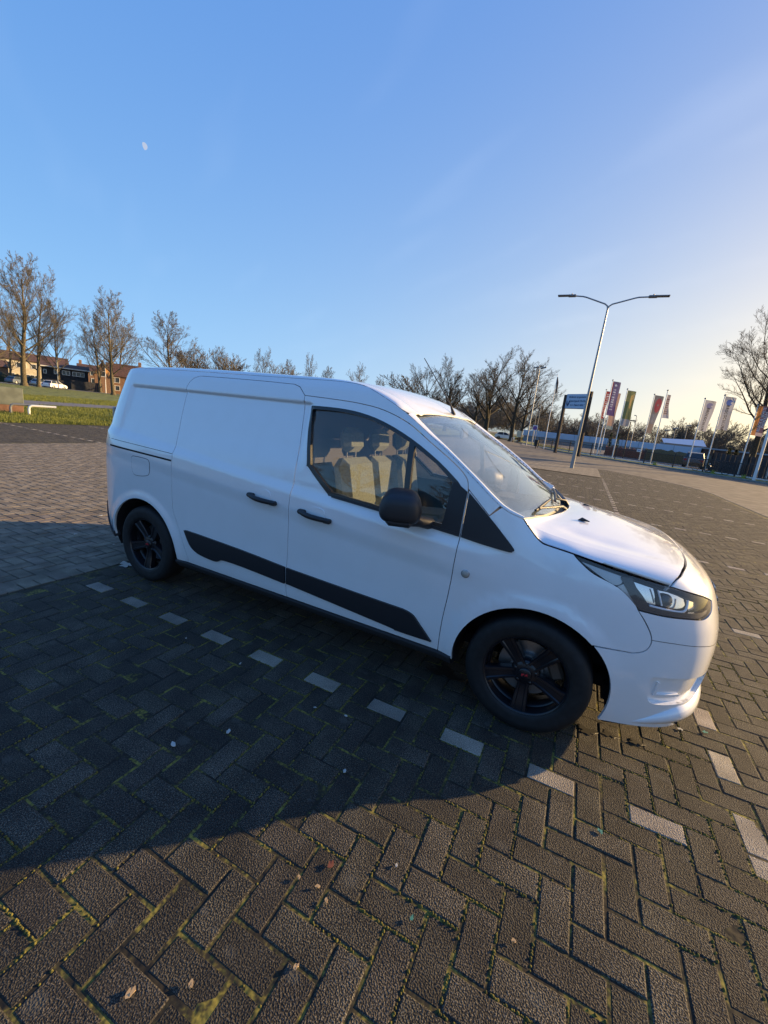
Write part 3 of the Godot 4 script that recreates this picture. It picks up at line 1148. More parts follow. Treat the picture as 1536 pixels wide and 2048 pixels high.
	pair(panel(v2([3.571, .676, 3.673, .672, 3.83, .658, 3.959, .640, 4.20, .632, 4.20, .6345, 3.959, .6425, 3.83, .6605, 3.673, .6745, 3.571, .6785]), [], .04, .0006, .002, 0.0), "bumper_seam", M.liner, bp)
	# lip under the bumper
	var lip := MB.new()
	var rows := []
	for k in 25:
		var u := lerpf(3.53, 4.533, k / 24.0)
		var grow := ss(0.0, .3, k / 24.0)
		var row := []
		for e: Array in [[.335, -.03], [.318, .006], [.300, .024], [.272, .031], [.235, .020], [.205, -.010]]:
			var q := skin(u, lerpf(.19, e[0], grow * .9 + .1))
			q += skin_normal(u, .3) * (e[1] * grow - .004 * (1.0 - grow))
			row.append(q)
		rows.append(row)
	lip.grid(rows, Vector3(.6, .1, .8))
	whole(lip, "bumper_lip", W, bp)
	whole(panel(v2([3.475, .15, 3.7, .16, 4.0, .165, 4.533, .165, 4.533, .185, 3.475, .19]), [], .05, -.02, .02, 0.0), "bumper_underlip", K, bp)
	whole(panel(v2([4.30, .56, 4.533, .56, 4.533, .86, 4.32, .86, 4.26, .70]), [], .05, .004, .01, 0.0), "grille", M.gloss_black, bp)
	for k in 5:
		var yy := .60 + k * .055
		whole(panel(v2([4.31, yy, 4.533, yy, 4.533, yy + .016, 4.31, yy + .016]), [], .05, .010, .012, 0.0), "grille_bar", M.silver_plastic, bp)

	# ---- headlight
	var hl := Node3D.new()
	hl.name = "headlight"
	van_node.add_child(hl)
	var hl2 := Node3D.new()
	hl2.name = "headlight"
	van_node.add_child(hl2, true)
	left_of[hl] = hl2
	pair(panel(lamp, [], .04, -.075, 0.0, 0.0), "housing", M.cab_dark, hl)
	var wall := MB.new()
	for k in lamp.size():
		var a := lamp[k]
		var e := lamp[(k + 1) % lamp.size()]
		var na := skin_normal(a.x, a.y)
		var ne := skin_normal(e.x, e.y)
		wall.flat([skin(a.x, a.y) - na * .004, skin(e.x, e.y) - ne * .004, skin(e.x, e.y) - ne * .076, skin(a.x, a.y) - na * .076])
	pair(wall, "housing_rim", M.gloss_black, hl)
	pair(panel(smooth_ring(v2([3.222, .984, 3.42, .951, 3.424, .925, 3.385, .904, 3.311, .937]), [0, 1], 3), [], .03, -.018, .02, 0.0), "indicator", M.silver_plastic, hl)
	pair(panel(v2([3.395, .899, 3.426, .917, 3.50, .835, 3.488, .822]), [], .03, -.014, .02, 0.0), "side_reflector", M.silver_plastic, hl)
	pair(panel(smooth_ring(v2([3.418, .949, 3.474, .952, 3.487, .911, 3.548, .832, 3.497, .816, 3.43, .914]), [0, 1], 2), [], .02, -.010, .03, 0.0), "divider", M.gloss_black, hl)
	pair(panel(smooth_ring(v2([3.478, .938, 3.60, .918, 3.60, .836, 3.545, .838, 3.5, .895]), [0, 1, 2], 2), [], .03, -.050, .0, 0.0), "reflector", M.chrome, hl)
	pair(panel(smooth_ring(v2([3.64, .912, 3.79, .882, 3.765, .835, 3.645, .835]), [], 3), [], .03, -.056, .0, 0.0), "reflector", M.chrome, hl)
	pair(panel(v2([3.80, .878, 3.925, .85, 3.89, .81, 3.80, .812]), [], .03, -.050, .0, 0.0), "reflector", M.chrome, hl)
	var proj := MB.new()
	var pc := skin(3.645, .865)
	var pn := skin_normal(3.645, .865)
	var pb := Basis(pn.cross(Vector3.UP).normalized(), pn, pn.cross(Vector3.UP).normalized().cross(pn).normalized())
	proj.lathe([Vector2(.034, -.07), Vector2(.034, -.035), Vector2(.028, -.028), Vector2(.018, -.022), Vector2(.0001, -.018)], 20, Transform3D(pb, pc))
	pair(proj, "projector_lamp", M.gloss_black, hl)
	var drl := MB.new()
	var dpath := []
	for q in open_curve(v2([3.552, .835, 3.632, .826, 3.70, .821, 3.735, .826, 3.752, .845, 3.768, .878]), 4):
		dpath.append(skin(q.x, q.y) - skin_normal(q.x, q.y) * .022)
	drl.tube(dpath, [.0055], 6)
	var dp2 := []
	for q in v2([3.602, .914, 3.606, .88, 3.612, .842]):
		dp2.append(skin(q.x, q.y) - skin_normal(q.x, q.y) * .02)
	drl.tube(dp2, [.004], 6)
	pair(drl, "running_light", M.white_plastic, hl)
	pair(panel(v2([3.49, .812, 3.60, .801, 3.754, .796, 3.82, .793, 3.88, .806, 3.915, .826, 3.84, .818, 3.74, .818, 3.62, .823, 3.55, .831]), [], .02, -.012, .02, 0.0), "lower_trim", M.gloss_black, hl)
	pair(panel(lamp, [], .03, -.001, .006, .003), "lens", M.lamp_glass, hl)

	# ---- bonnet
	var hood := MB.new()
	var crease := [[0., 2.918, 1.126, .832], [.06, 2.936, 1.098, .797], [.25, 3.049, 1.069, .785], [.42, 3.175, 1.048, .768], [.62, 3.326, 1.020, .735], [.80, 3.466, .985, .694], [1., 3.618, .949, .640]]
	var gapc := [[0., 2.913, 1.134], [.04, 2.944, 1.100], [.09, 2.985, 1.060], [.14, 3.016, 1.038], [.19, 3.047, 1.029], [.39, 3.177, 1.013], [.66, 3.375, .985], [.84, 3.511, .964], [1., 3.662, .937]]
	var mid := [[0., 3.085, 1.105, 0.], [.25, 3.24, 1.108, 0.], [.5, 3.42, 1.078, 0.], [.75, 3.58, 1.035, 0.], [1., 3.712, .988, 0.]]
	var nose_top := open_curve(v2([3.672, .933, 3.709, .951, 3.764, .968, 3.881, .983, 4.02, .985, 4.2, .985, 4.533, .985]), 6)
	rows = []
	var rows2 := []
	for k in 41:
		var s := k / 40.0
		var gu := cr(gapc, s, 1)
		var gy := cr(gapc, s, 2)
		var gn := skin_normal(gu, gy)
		var G := skin(gu, gy) + Vector3(0, .001, 0)
		var C := spline3(crease, s)
		var H := spline3(mid, s)
		var row := [G - gn * .022 + Vector3(0, .003, -.006), G - gn * .004 + Vector3(0, .001, 0)]
		for j in range(1, 7):
			var t := j / 6.0
			row.append(G.lerp(C, t) + Vector3(0, .5, .86) * (.006 * sin(t * PI)))
		var row2 := []
		for j in 19:
			var t := j / 18.0
			var e := 1.0 - pow(1.0 - t, 1.6)
			var q := Vector3(lerpf(C.x, H.x, e), lerpf(C.y, H.y, e), lerpf(C.z, 0.0, t))
			var ch := ss(.10, .15, t) * (1.0 - ss(.18, .30, t))
			q.y -= .009 * ch * ss(.15, .35, s)
			row2.append(q)
		rows.append(row)
		rows2.append(row2)
	# the leading edge follows the nose, a finger's width behind it
	for rr: Array in [rows, rows2]:
		for j in rr[0].size():
			var e: Vector3 = rr[40][j]
			var best := Vector3.ZERO
			var bd := 9.0
			for i in nose_top.size() - 1:
				for h in 4:
					var uv := nose_top[i].lerp(nose_top[i + 1], h / 4.0)
					var q := skin(uv.x, uv.y)
					if absf(q.z - minf(e.z, .74)) < bd:
						bd = absf(q.z - minf(e.z, .74))
						best = q
			var d := Vector3(best.x - .009 - e.x, best.y + .004 - e.y, 0)
			if rr == rows and j < 2:
				d = Vector3.ZERO
			for k in range(18, 41):
				rr[k][j] += d * ss(.45, 1.0, k / 40.0)
	hood.grid(rows, Vector3(.2, .6, .6))
	hood.grid(rows2, Vector3(.2, .9, .1))
	for rr: Array in [rows, rows2]:
		for e: int in [0, 40]:
			for j in rr[0].size() - 1:
				var d := Vector3(-.006, -.03, 0) if e == 40 else Vector3(-.002, -.022, 0)
				hood.flat([rr[e][j], rr[e][j + 1], rr[e][j + 1] + d, rr[e][j] + d])
	whole(hood, "bonnet", W, van_node)
	for zz: float in [.38, -.24]:
		var noz := MB.new()
		noz.tube([Vector3(3.155, 1.094, zz), Vector3(3.175, 1.106, zz), Vector3(3.215, 1.100, zz)], [.006, .012, .003], 6)
		put(noz, "washer_nozzle", K, van_node)

	# ---- roof
	var roof := MB.new()
	rows = []
	for k in 49:
		var x := lerpf(-.62, 2.2, k / 48.0)
		var z1 := cr(RAIL, x, 1)
		var y1 := cr(RAIL, x, 2)
		var yc := cr(RIDGE, x)
		var E := skin(minf(x, 2.184), cr(EDGE, minf(x, 2.184)))
		if x > 2.16:
			E = E.lerp(Vector3(2.19, 1.58, .70), ss(2.16, 2.2, x))
		var row := []
		var ctrl := Vector3((E.x + x) * .5, lerpf(E.y, y1, .86), lerpf(E.z, z1, .22))
		for j in 8:
			var t := j / 7.0
			row.append(E * (1 - t) * (1 - t) + ctrl * 2 * t * (1 - t) + Vector3(x, y1, z1) * t * t)
		for j in range(1, 16):
			var t := j / 15.0
			var zz := z1 * (1.0 - t)
			var yy := yc - (yc - y1) * pow(1.0 - t, 2.2)
			# the gutter beside the rail
			yy -= .010 * ss(0.0, .05, t) * (1.0 - ss(.09, .14, t)) * ss(.9, 1.5, x)
			row.append(Vector3(x + .018 * t * ss(1.9, 2.2, x), yy, zz))
		rows.append(row)
	roof.grid(rows, Vector3(0, 1, .2))
	for j in rows[48].size() - 1:
		var d := Vector3(-.001, -.007, 0)
		roof.flat([rows[48][j], rows[48][j + 1], rows[48][j + 1] + d, rows[48][j] + d])
	whole(roof, "roof", W, van_node)
	# strip between pillar skin and windscreen
	var pil := MB.new()
	rows = []
	for k in 25:
		var t := k / 24.0
		var e := spline3(WSEDGE, t)
		var u := lerpf(2.184, 2.91, ss(0.0, 1.0, t) * .0 + t)
		var best := 2.184
		var bd := 9.0
		for s in 60:
			var uu := lerpf(2.184, 2.91, s / 59.0)
			var q := skin(uu, cr(EDGE, uu))
			var dd := Vector2(q.x - e.x, q.y - e.y).length()
			if dd < bd:
				bd = dd
				best = uu
		var E := skin(best, cr(EDGE, best))
		rows.append([E, E.lerp(e, .35) + Vector3(.004, .008, .006), E.lerp(e, .75) + Vector3(.004, .008, .003), e, e + Vector3(-.006, -.016, -.003)])
	pil.grid(rows, Vector3(.5, .7, .4))
	pair(pil, "windscreen_pillar", W, van_node)

	# ---- windscreen
	var cen := [[0., 2.208, 1.616, 0.], [.25, 2.455, 1.470, 0.], [.5, 2.68, 1.325, 0.], [.75, 2.87, 1.205, 0.], [1., 3.022, 1.100, 0.]]
	var ws := func(a: float, t: float) -> Vector3:
		var e := spline3(WSEDGE, t)
		var m := spline3(cen, t)
		var k := a * a
		return Vector3(lerpf(m.x, e.x, k), lerpf(m.y, e.y - .007, k), e.z * a * .992)
	var glass := MB.new()
	rows = []
	for k in 21:
		var row := []
		for j in 33:
			row.append(ws.call(j / 16.0 - 1.0, k / 20.0))
		rows.append(row)
	glass.grid(rows, Vector3(.7, .7, 0))
	for row: Array in rows:
		for j in row.size():
			row[j] -= Vector3(.003, .004, 0)
	glass.grid(rows, Vector3(.7, .7, 0))
	put(glass, "windscreen", M.wind_glass, van_node)
	var frit := MB.new()
	var strip := func(a0: float, t0: float, a1: float, t1: float, na: int, nt: int) -> void:
		var rr := []
		for k in nt + 1:
			var row := []
			for j in na + 1:
				row.append(ws.call(lerpf(a0, a1, float(j) / na), lerpf(t0, t1, float(k) / nt)) - Vector3(.005, .0065, 0))
			rr.append(row)
		frit.grid(rr, Vector3(.7, .7, 0))
	strip.call(-1.0, 0.0, 1.0, .075, 32, 2)
	strip.call(-1.0, .90, 1.0, 1.0, 32, 2)
	strip.call(.91, .075, 1.0, .90, 2, 20)
	strip.call(-1.0, .075, -.91, .90, 2, 20)
	put(frit, "windscreen_frame", M.gloss_black, van_node)
	# scuttle under the glass
	var cowl := MB.new()
	rows = []
	for j in 33:
		var a := j / 16.0 - 1.0
		var g: Vector3 = ws.call(a, 1.0)
		var hx := lerpf(3.085, 2.913, pow(absf(a), 2.0) * .9 + .1 * absf(a))
		var h := Vector3(hx, lerpf(1.085, 1.112, a * a), a * .835)
		rows.append([g + Vector3(-.004, .002, 0), g + Vector3(.004, -.012, 0), (g + h) * .5 + Vector3(0, -.035, 0), h + Vector3(0, -.02, 0)])
	cowl.grid(rows, Vector3(0, 1, 0))
	put(cowl, "scuttle", K, van_node)
	for side: Array in [[.36, .66, .10], [-.36, -.02, -.62]]:
		var wip := MB.new()
		var base: Vector3 = ws.call(side[0] * .35, 1.0) + Vector3(.05, .005, 0)
		var tip: Vector3 = ws.call(side[1], .94) + Vector3(.012, .020, 0)
		wip.tube([base, base + Vector3(-.02, .03, (tip.z - base.z) * .25), tip], [.011, .009, .006], 6)
		var b0: Vector3 = ws.call(side[1] + .06, .945) + Vector3(.006, .012, 0)
		var b1: Vector3 = ws.call(lerpf(side[1], side[2], .9), .90) + Vector3(.006, .012, 0)
		wip.tube([b0, (b0 + b1) * .5 + Vector3(.006, .008, 0), b1], [.008, .010, .008], 5)
		put(wip, "wiper", K, van_node)
	var ant := MB.new()
	ant.tube([Vector3(2.205, 1.625, .0), Vector3(2.185, 1.665, .0), Vector3(2.165, 1.705, 0), Vector3(1.92, 2.01, 0)], [.016, .010, .004, .0028], 8)
	put(ant, "aerial", K, van_node)
	var im := MB.new()
	im.cbox(Vector3(2.30, 1.50, 0), Vector3(.03, .07, .22), .012, Basis(Vector3.UP, .12))
	im.tube([Vector3(2.30, 1.525, 0), Vector3(2.27, 1.56, 0)], [.008], 6)
	put(im, "inside_mirror", M.cab_dark, van_node)

	# ---- side windows and their black surround
	var pane1 := smooth_ring(v2([1.525, 1.556, 1.704, 1.559, 1.87, 1.547, 2.037, 1.509, 2.232, 1.434, 2.272, 1.045, 2.115, 1.056, 1.82, 1.077, 1.782, 1.09, 1.618, 1.215, 1.603, 1.24]), [0, 4, 5], 3)
	var pane2 := v2([2.268, 1.416, 2.414, 1.339, 2.532, 1.256, 2.525, 1.085, 2.515, 1.030, 2.305, 1.044])
	var trim := smooth_ring(v2([1.500, 1.577, 1.704, 1.579, 1.875, 1.566, 2.046, 1.528, 2.243, 1.452, 2.425, 1.355, 2.552, 1.268, 2.604, 1.205, 2.612, 1.10, 2.605, .992, 2.411, 1.006, 2.115, 1.031, 1.80, 1.052, 1.762, 1.065, 1.592, 1.202, 1.576, 1.235]), [0, 6, 9], 3)
	pair(panel(trim, [pane1, pane2], .04, .0035, .022, 0.0), "window_surround", M.gloss_black, fd)
	for e: Array in [[pane1, "window_pane"], [pane2, "quarter_pane"]]:
		var gl := panel(e[0], [], .06, -.010, 0.0, -.004)
		gl.add(panel(e[0], [], .06, -.0145, 0.0, -.004))
		pair(gl, e[1], M.side_glass, fd)
	# black sail panels at the foot of the pillar
	pair(panel(v2([2.530, 1.258, 2.545, 1.262, 2.615, 1.222, 2.614, .985, 2.50, .998, 2.515, 1.05]), [], .04, .008, .012, 0.0), "sail_panel", K, fd)
	pair(panel(smooth_ring(v2([2.628, 1.218, 2.749, 1.118, 2.84, 1.035, 2.897, .980, 2.893, .966, 2.875, .960, 2.75, .970, 2.626, .983]), [0, 7], 3), [], .04, .009, .012, 0.0), "wing_panel", K, van_node)
	pair(panel(v2([1.80, 1.046, 2.115, 1.024, 2.40, 1.000, 2.614, .983, 2.614, 1.002, 2.40, 1.018, 2.115, 1.042, 1.80, 1.062]), [], .05, .012, .014, 0.0), "waist_seal", K, fd)

	# ---- doors: handles, rubbing strips, rail, fuel flap, seams
	for e: Array in [[sd, 1.162, .957, 1.397, .936, 1.248, 1.347, .985], [fd, 1.589, .926, 1.825, .905, 1.671, 1.779, .948]]:
		var hb := MB.new()
		var path := []
		var rad := []
		for k in 11:
			var t := k / 10.0
			var u := lerpf(e[1], e[3], t)
			var y := lerpf(e[2], e[4], t)
			path.append(skin(u, y) + skin_normal(u, y) * (.010 + .030 * sin(clampf(t * 1.1, 0, 1) * PI * .95 + .1)))
			rad.append(.0135 + .003 * sin(t * PI))
		hb.tube(path, rad, 10)
		var cap := skin(e[1] + .012, e[2])
		hb.cbox(cap + Vector3(.01, 0, .012), Vector3(.055, .03, .035), .008)
		var cap2 := skin(e[3] - .012, e[4])
		hb.cbox(cap2 + Vector3(-.01, 0, .012), Vector3(.055, .03, .035), .008)
		pair(hb, "door_handle", K, e[0])
		var cup := smooth_ring(v2([e[5], e[7] - .05, e[5] + .005, e[7] + .01, (e[5] + e[6]) * .5, e[7] + .024, e[6] - .008, e[7] + .008, e[6], e[7] - .05]), [0, 4], 3)
		pair(panel(cup, [], .03, .0045, .006, 0.0), "handle_cup", W, e[0])
	var rub1 := smooth_ring(v2([.506, .558, .60, .560, 1.10, .541, 1.482, .516, 1.482, .398, 1.10, .418, .932, .419, .885, .412, .86, .396, .812, .388, .677, .399, .60, .425, .555, .470]), [0, 3, 4], 3)
	var rub2 := smooth_ring(v2([1.497, .515, 1.989, .498, 2.30, .489, 2.36, .487, 2.415, .472, 2.45, .44, 2.533, .349, 2.52, .340, 2.31, .336, 2.26, .345, 1.497, .402]), [0, 10], 3)
	pair(panel(rub1, [], .05, .014, .016, 0.0), "rubbing_strip", K, sd)
	pair(panel(rub2, [], .05, .014, .016, 0.0), "rubbing_strip", K, fd)
	pair(panel(v2([-.40, 1.088, .366, 1.064, .366, 1.077, -.40, 1.101]), [], .06, .001, .004, 0.0), "door_rail", M.liner, qp)
	pair(panel(v2([-.44, 1.148, .366, 1.120, .366, 1.1235, -.44, 1.1515]), [], .06, .0006, .002, 0.0), "seam", M.liner, qp)
	var flap := smooth_ring(v2([-.116, 1.012, -.095, 1.042, -.06, 1.048, .08, 1.045, .110, 1.03, .116, 1.005, .110, .940, .09, .914, .02, .897, -.06, .892, -.095, .905, -.108, .94]), [], 3)
	var flap_in: PackedVector2Array = Geometry2D.offset_polygon(flap, -.0035)[0]
	put(panel(flap, [flap_in], .04, .0008, .002, 0.0), "flap_gap", M.liner, qp)
	put(panel(flap_in, [], .04, .0022, .002, 0.0), "fuel_flap", W, qp)
	var mk := MB.new()
	var mp := skin(2.682, .798)
	var mn := skin_normal(2.682, .798)
	mk.lathe([Vector2(.0195, -.002), Vector2(.0195, .004), Vector2(.017, .007), Vector2(.0001, .009)], 24, Transform3D(Basis(Vector3.RIGHT, mn, Vector3.RIGHT.cross(mn)), mp))
	pair(mk, "side_marker", M.amber_lens, van_node)
	var mkr := MB.new()
	mkr.lathe([Vector2(.023, -.002), Vector2(.023, .003), Vector2(.0195, .005)], 24, Transform3D(Basis(Vector3.RIGHT, mn, Vector3.RIGHT.cross(mn)), mp))
	pair(mkr, "marker_rim", M.silver_plastic, van_node)

	# ---- sill
	var sill := MB.new()
	rows = []
	for k in 31:
		var u := lerpf(.385, 2.665, k / 30.0)
		var a := skin(u, .290)
		rows.append([Vector3(u, .289, a.z - .02), Vector3(u, .287, a.z + .006), Vector3(u, .272, a.z + .010), Vector3(u, .225, a.z - .030), Vector3(u, .205, a.z - .060), Vector3(u, .20, a.z - .2)])
	sill.grid(rows, Vector3(0, .3, 1))
	pair(sill, "sill", M.cab_dark, van_node)

	# ---- tail: rear doors, lamps, bumper
	var rear := v2([-1.478, .45, -.66, .45, -.635, .56, -.625, 1.0, -.625, 1.706, -.9, 1.70, -1.478, 1.70])
	pair(panel(rear, [v2([-.80, .95, -.655, .95, -.655, 1.42, -.78, 1.42])], .08, 0.0, .016), "rear_doors", W, van_node)
	pair(panel(v2([-.80, .95, -.640, .95, -.632, 1.15, -.630, 1.42, -.78, 1.42]), [], .05, .006, .02, 0.0), "tail_light", M.tail_red, van_node)
	whole(panel(v2([-1.478, .30, -.50, .285, -.40, .30, -.405, .345, -.47, .345, -.53, .40, -.60, .47, -.64, .56, -.70, .575, -1.478, .575]), [], .05, .012, .05, 0.0), "rear_bumper", K, van_node)
	var tow := MB.new()
	tow.cbox(Vector3(-.66, 1.345, .70), Vector3(.03, .09, .03), .005)
	pair(tow, "door_hinge", M.steel, van_node)
	var rr2 := MB.new()
	for sgn: float in [1.0, -1.0]:
		var pts := []
		for j in 9:
			var z := .59 * sgn * j / 8.0
			pts.append(Vector3(-.62 - .09 * (1.0 - pow(j / 8.0, 2.0)), 1.712 + .022 * (1.0 - pow(j / 8.0, 2.0)), z))
		for j in 8:
			rr2.flat([pts[j], pts[j + 1], Vector3(-.60, 1.735 - .02 * pow((j + 1) / 8.0, 2.0), pts[j + 1].z), Vector3(-.60, 1.735 - .02 * pow(j / 8.0, 2.0), pts[j].z)])
	put(rr2, "roof_rear_edge", W, van_node)

	# ---- underside, wheel wells, cargo walls
	var und := MB.new()
	und.box(Vector3(1.53, .27, 0), Vector3(2.2, .10, 1.6))
	und.box(Vector3(-.52, .40, 0), Vector3(.5, .12, 1.36))
	und.box(Vector3(0, .42, 0), Vector3(.9, .10, 1.16))
	und.box(Vector3(3.06, .30, 0), Vector3(.9, .12, 1.16))
	und.box(Vector3(3.62, .25, 0), Vector3(.35, .08, 1.30))
	und.tube([Vector3(0, .315, -.7), Vector3(0, .315, .7)], [.05], 8)
	put(und, "underbody", M.liner, van_node)
	for cx: float in [0.0, 3.063]:
		var wells := MB.new()
		for k in 20:
			var a0 := deg_to_rad(lerpf(-12, 192, k / 20.0))
			var a1 := deg_to_rad(lerpf(-12, 192, (k + 1) / 20.0))
			var r := .405
			var e0 := Vector3(cx + r * cos(a0), .31 + r * sin(a0), 0)
			var e1 := Vector3(cx + r * cos(a1), .31 + r * sin(a1), 0)
			e0.z = skin(e0.x, clampf(e0.y, .2, .8)).z - .014
			e1.z = skin(e1.x, clampf(e1.y, .2, .8)).z - .014
			wells.flat([e0, e1, Vector3(cx + r * cos(a1), .31 + r * sin(a1), .58), Vector3(cx + r * cos(a0), .31 + r * sin(a0), .58)])
		wells.box(Vector3(cx, .52, .575), Vector3(.80, .42, .01))
		pair(wells, "wheel_arch_liner", M.liner, van_node)
	for e: Array in [["bulkhead", Vector3(1.44, .98, 0), Vector3(.03, 1.42, 1.42)], ["cab_floor", Vector3(2.0, .42, 0), Vector3(1.1, .05, 1.66)], ["firewall", Vector3(2.98, .70, 0), Vector3(.03, .66, 1.50)]]:
		var cargo := MB.new()
		cargo.box(e[1], e[2])
		put(cargo, e[0], M.cab_grey, van_node)

	# ---- cab
	var dash := MB.new()
	dash.cbox(Vector3(2.78, .90, 0), Vector3(.42, .30, 1.52), .06)
	dash.cbox(Vector3(2.64, 1.00, -.40), Vector3(.28, .13, .42), .04)
	put(dash, "dashboard", M.cab_dark, van_node)
	var stw := MB.new()
	var ring := []
	var sb := Basis(Vector3.BACK, .5)
	for k in 25:
		var th := TAU * k / 24.0
		ring.append(Vector3(2.42, 1.0, -.40) + sb * Vector3(0, cos(th) * .185, sin(th) * .185))
	stw.tube(ring, [.014], 8, false)
	stw.tube([Vector3(2.42, 1.0, -.40), Vector3(2.62, .92, -.40)], [.05, .035], 8)
	for th: float in [0.0, 2.1, 4.2]:
		stw.tube([Vector3(2.42, 1.0, -.40), Vector3(2.42, 1.0, -.40) + sb * Vector3(0, -cos(th) * .18, sin(th) * .18)], [.018, .012], 6)
	put(stw, "steering_wheel", M.cab_dark, van_node)
	for zz: float in [.42, .0, -.42]:
		var st := MB.new()
		var sh := Vector3(0, 0, zz)
		st.cbox(sh + Vector3(1.93, .72, 0), Vector3(.50, .16, .44), .05, Basis(Vector3.BACK, .1))
		st.cbox(sh + Vector3(1.70, .98, 0), Vector3(.13, .56, .42), .05, Basis(Vector3.BACK, .22))
		var so := put(st, "seat", M.seat_cloth, van_node)
		var hr := MB.new()
		hr.cbox(sh + Vector3(1.62, 1.375, 0), Vector3(.09, .17, .25), .04, Basis(Vector3.BACK, .12))
		put(hr, "headrest", M.seat_cloth, so)
		for q: float in [-.06, .06]:
			var st2 := MB.new()
			st2.tube([sh + Vector3(1.625, 1.20, q), sh + Vector3(1.62, 1.31, q)], [.006], 6)
			put(st2, "headrest_post", M.steel, so)
	var card := MB.new()
	card.box(Vector3(2.05, .72, .845), Vector3(1.08, .60, .03))
	pair(card, "door_card", M.cab_dark, fd)
	var hd := MB.new()
	hd.box(Vector3(1.72, 1.655, 0), Vector3(.56, .02, 1.24))
	put(hd, "headlining", M.cab_grey, van_node)

	# ---- door mirrors
	for sgn: float in [1.0, -1.0]:
		var mir := MB.new()
		var rowsm := []
		var mc := Vector3(2.318, 1.113, 1.035)
		for k in 17:
			var ph := lerpf(-PI / 2, PI / 2, k / 16.0)
			var row := []
			for j in 33:
				var th := TAU * j / 32.0
				var sp := func(q: float, e: float) -> float: return signf(q) * pow(absf(q), e)
				var l := Vector3(sp.call(cos(ph), .5) * sp.call(cos(th), .6) * .112, sp.call(sin(ph), .62) * .080, sp.call(cos(ph), .5) * sp.call(sin(th), .55) * .112)
				l.y -= .012 * l.z / .118
				if l.y > 0.0:
					l.x *= 1.0 - .25 * l.y / .088
				row.append(mc + Basis(Vector3.UP, .38) * l)
			rowsm.append(row)
		var base := mir.v.size()
		for k in 17:
			for j in 33:
				var du: Vector3 = rowsm[k][(j + 1) % 32] - rowsm[k][(j + 31) % 32]
				var dv: Vector3 = rowsm[mini(k + 1, 16)][j] - rowsm[maxi(k - 1, 0)][j]
				var nn := du.cross(dv)
				nn = nn.normalized() if nn.length() > 1e-8 else Vector3.UP * (k - 8)
				if nn.dot(rowsm[k][j] - mc) < 0.0:
					nn = -nn
				mir.p(rowsm[k][j], nn)
		for k in 16:
			for j in 32:
				var a := base + k * 33 + j
				mir.quad(a, a + 1, a + 34, a + 33)
		if sgn < 0.0:
			mir = mir.mirror()
		var mo := put(mir, "door_mirror", K, van_node)
		var arm := MB.new()
		arm.tube([Vector3(2.44, 1.012, .88), Vector3(2.40, 1.03, .95), Vector3(2.34, 1.045, 1.02)], [.034, .03, .04], 10)
		arm.cbox(mc + Vector3(.0, -.072, -.005), Vector3(.14, .045, .21), .018, Basis(Vector3.UP, .38))
		if sgn < 0.0:
			arm = arm.mirror()
		put(arm, "mirror_arm", K, mo)

	# ---- wheels
	for spot: Array in [[Vector3(3.062, .318, .79), 1.0], [Vector3(0, .318, .79), 1.0], [Vector3(3.062, .318, -.79), -1.0], [Vector3(0, .318, -.79), -1.0]]:
		wheel(van_node, spot[0], spot[1])


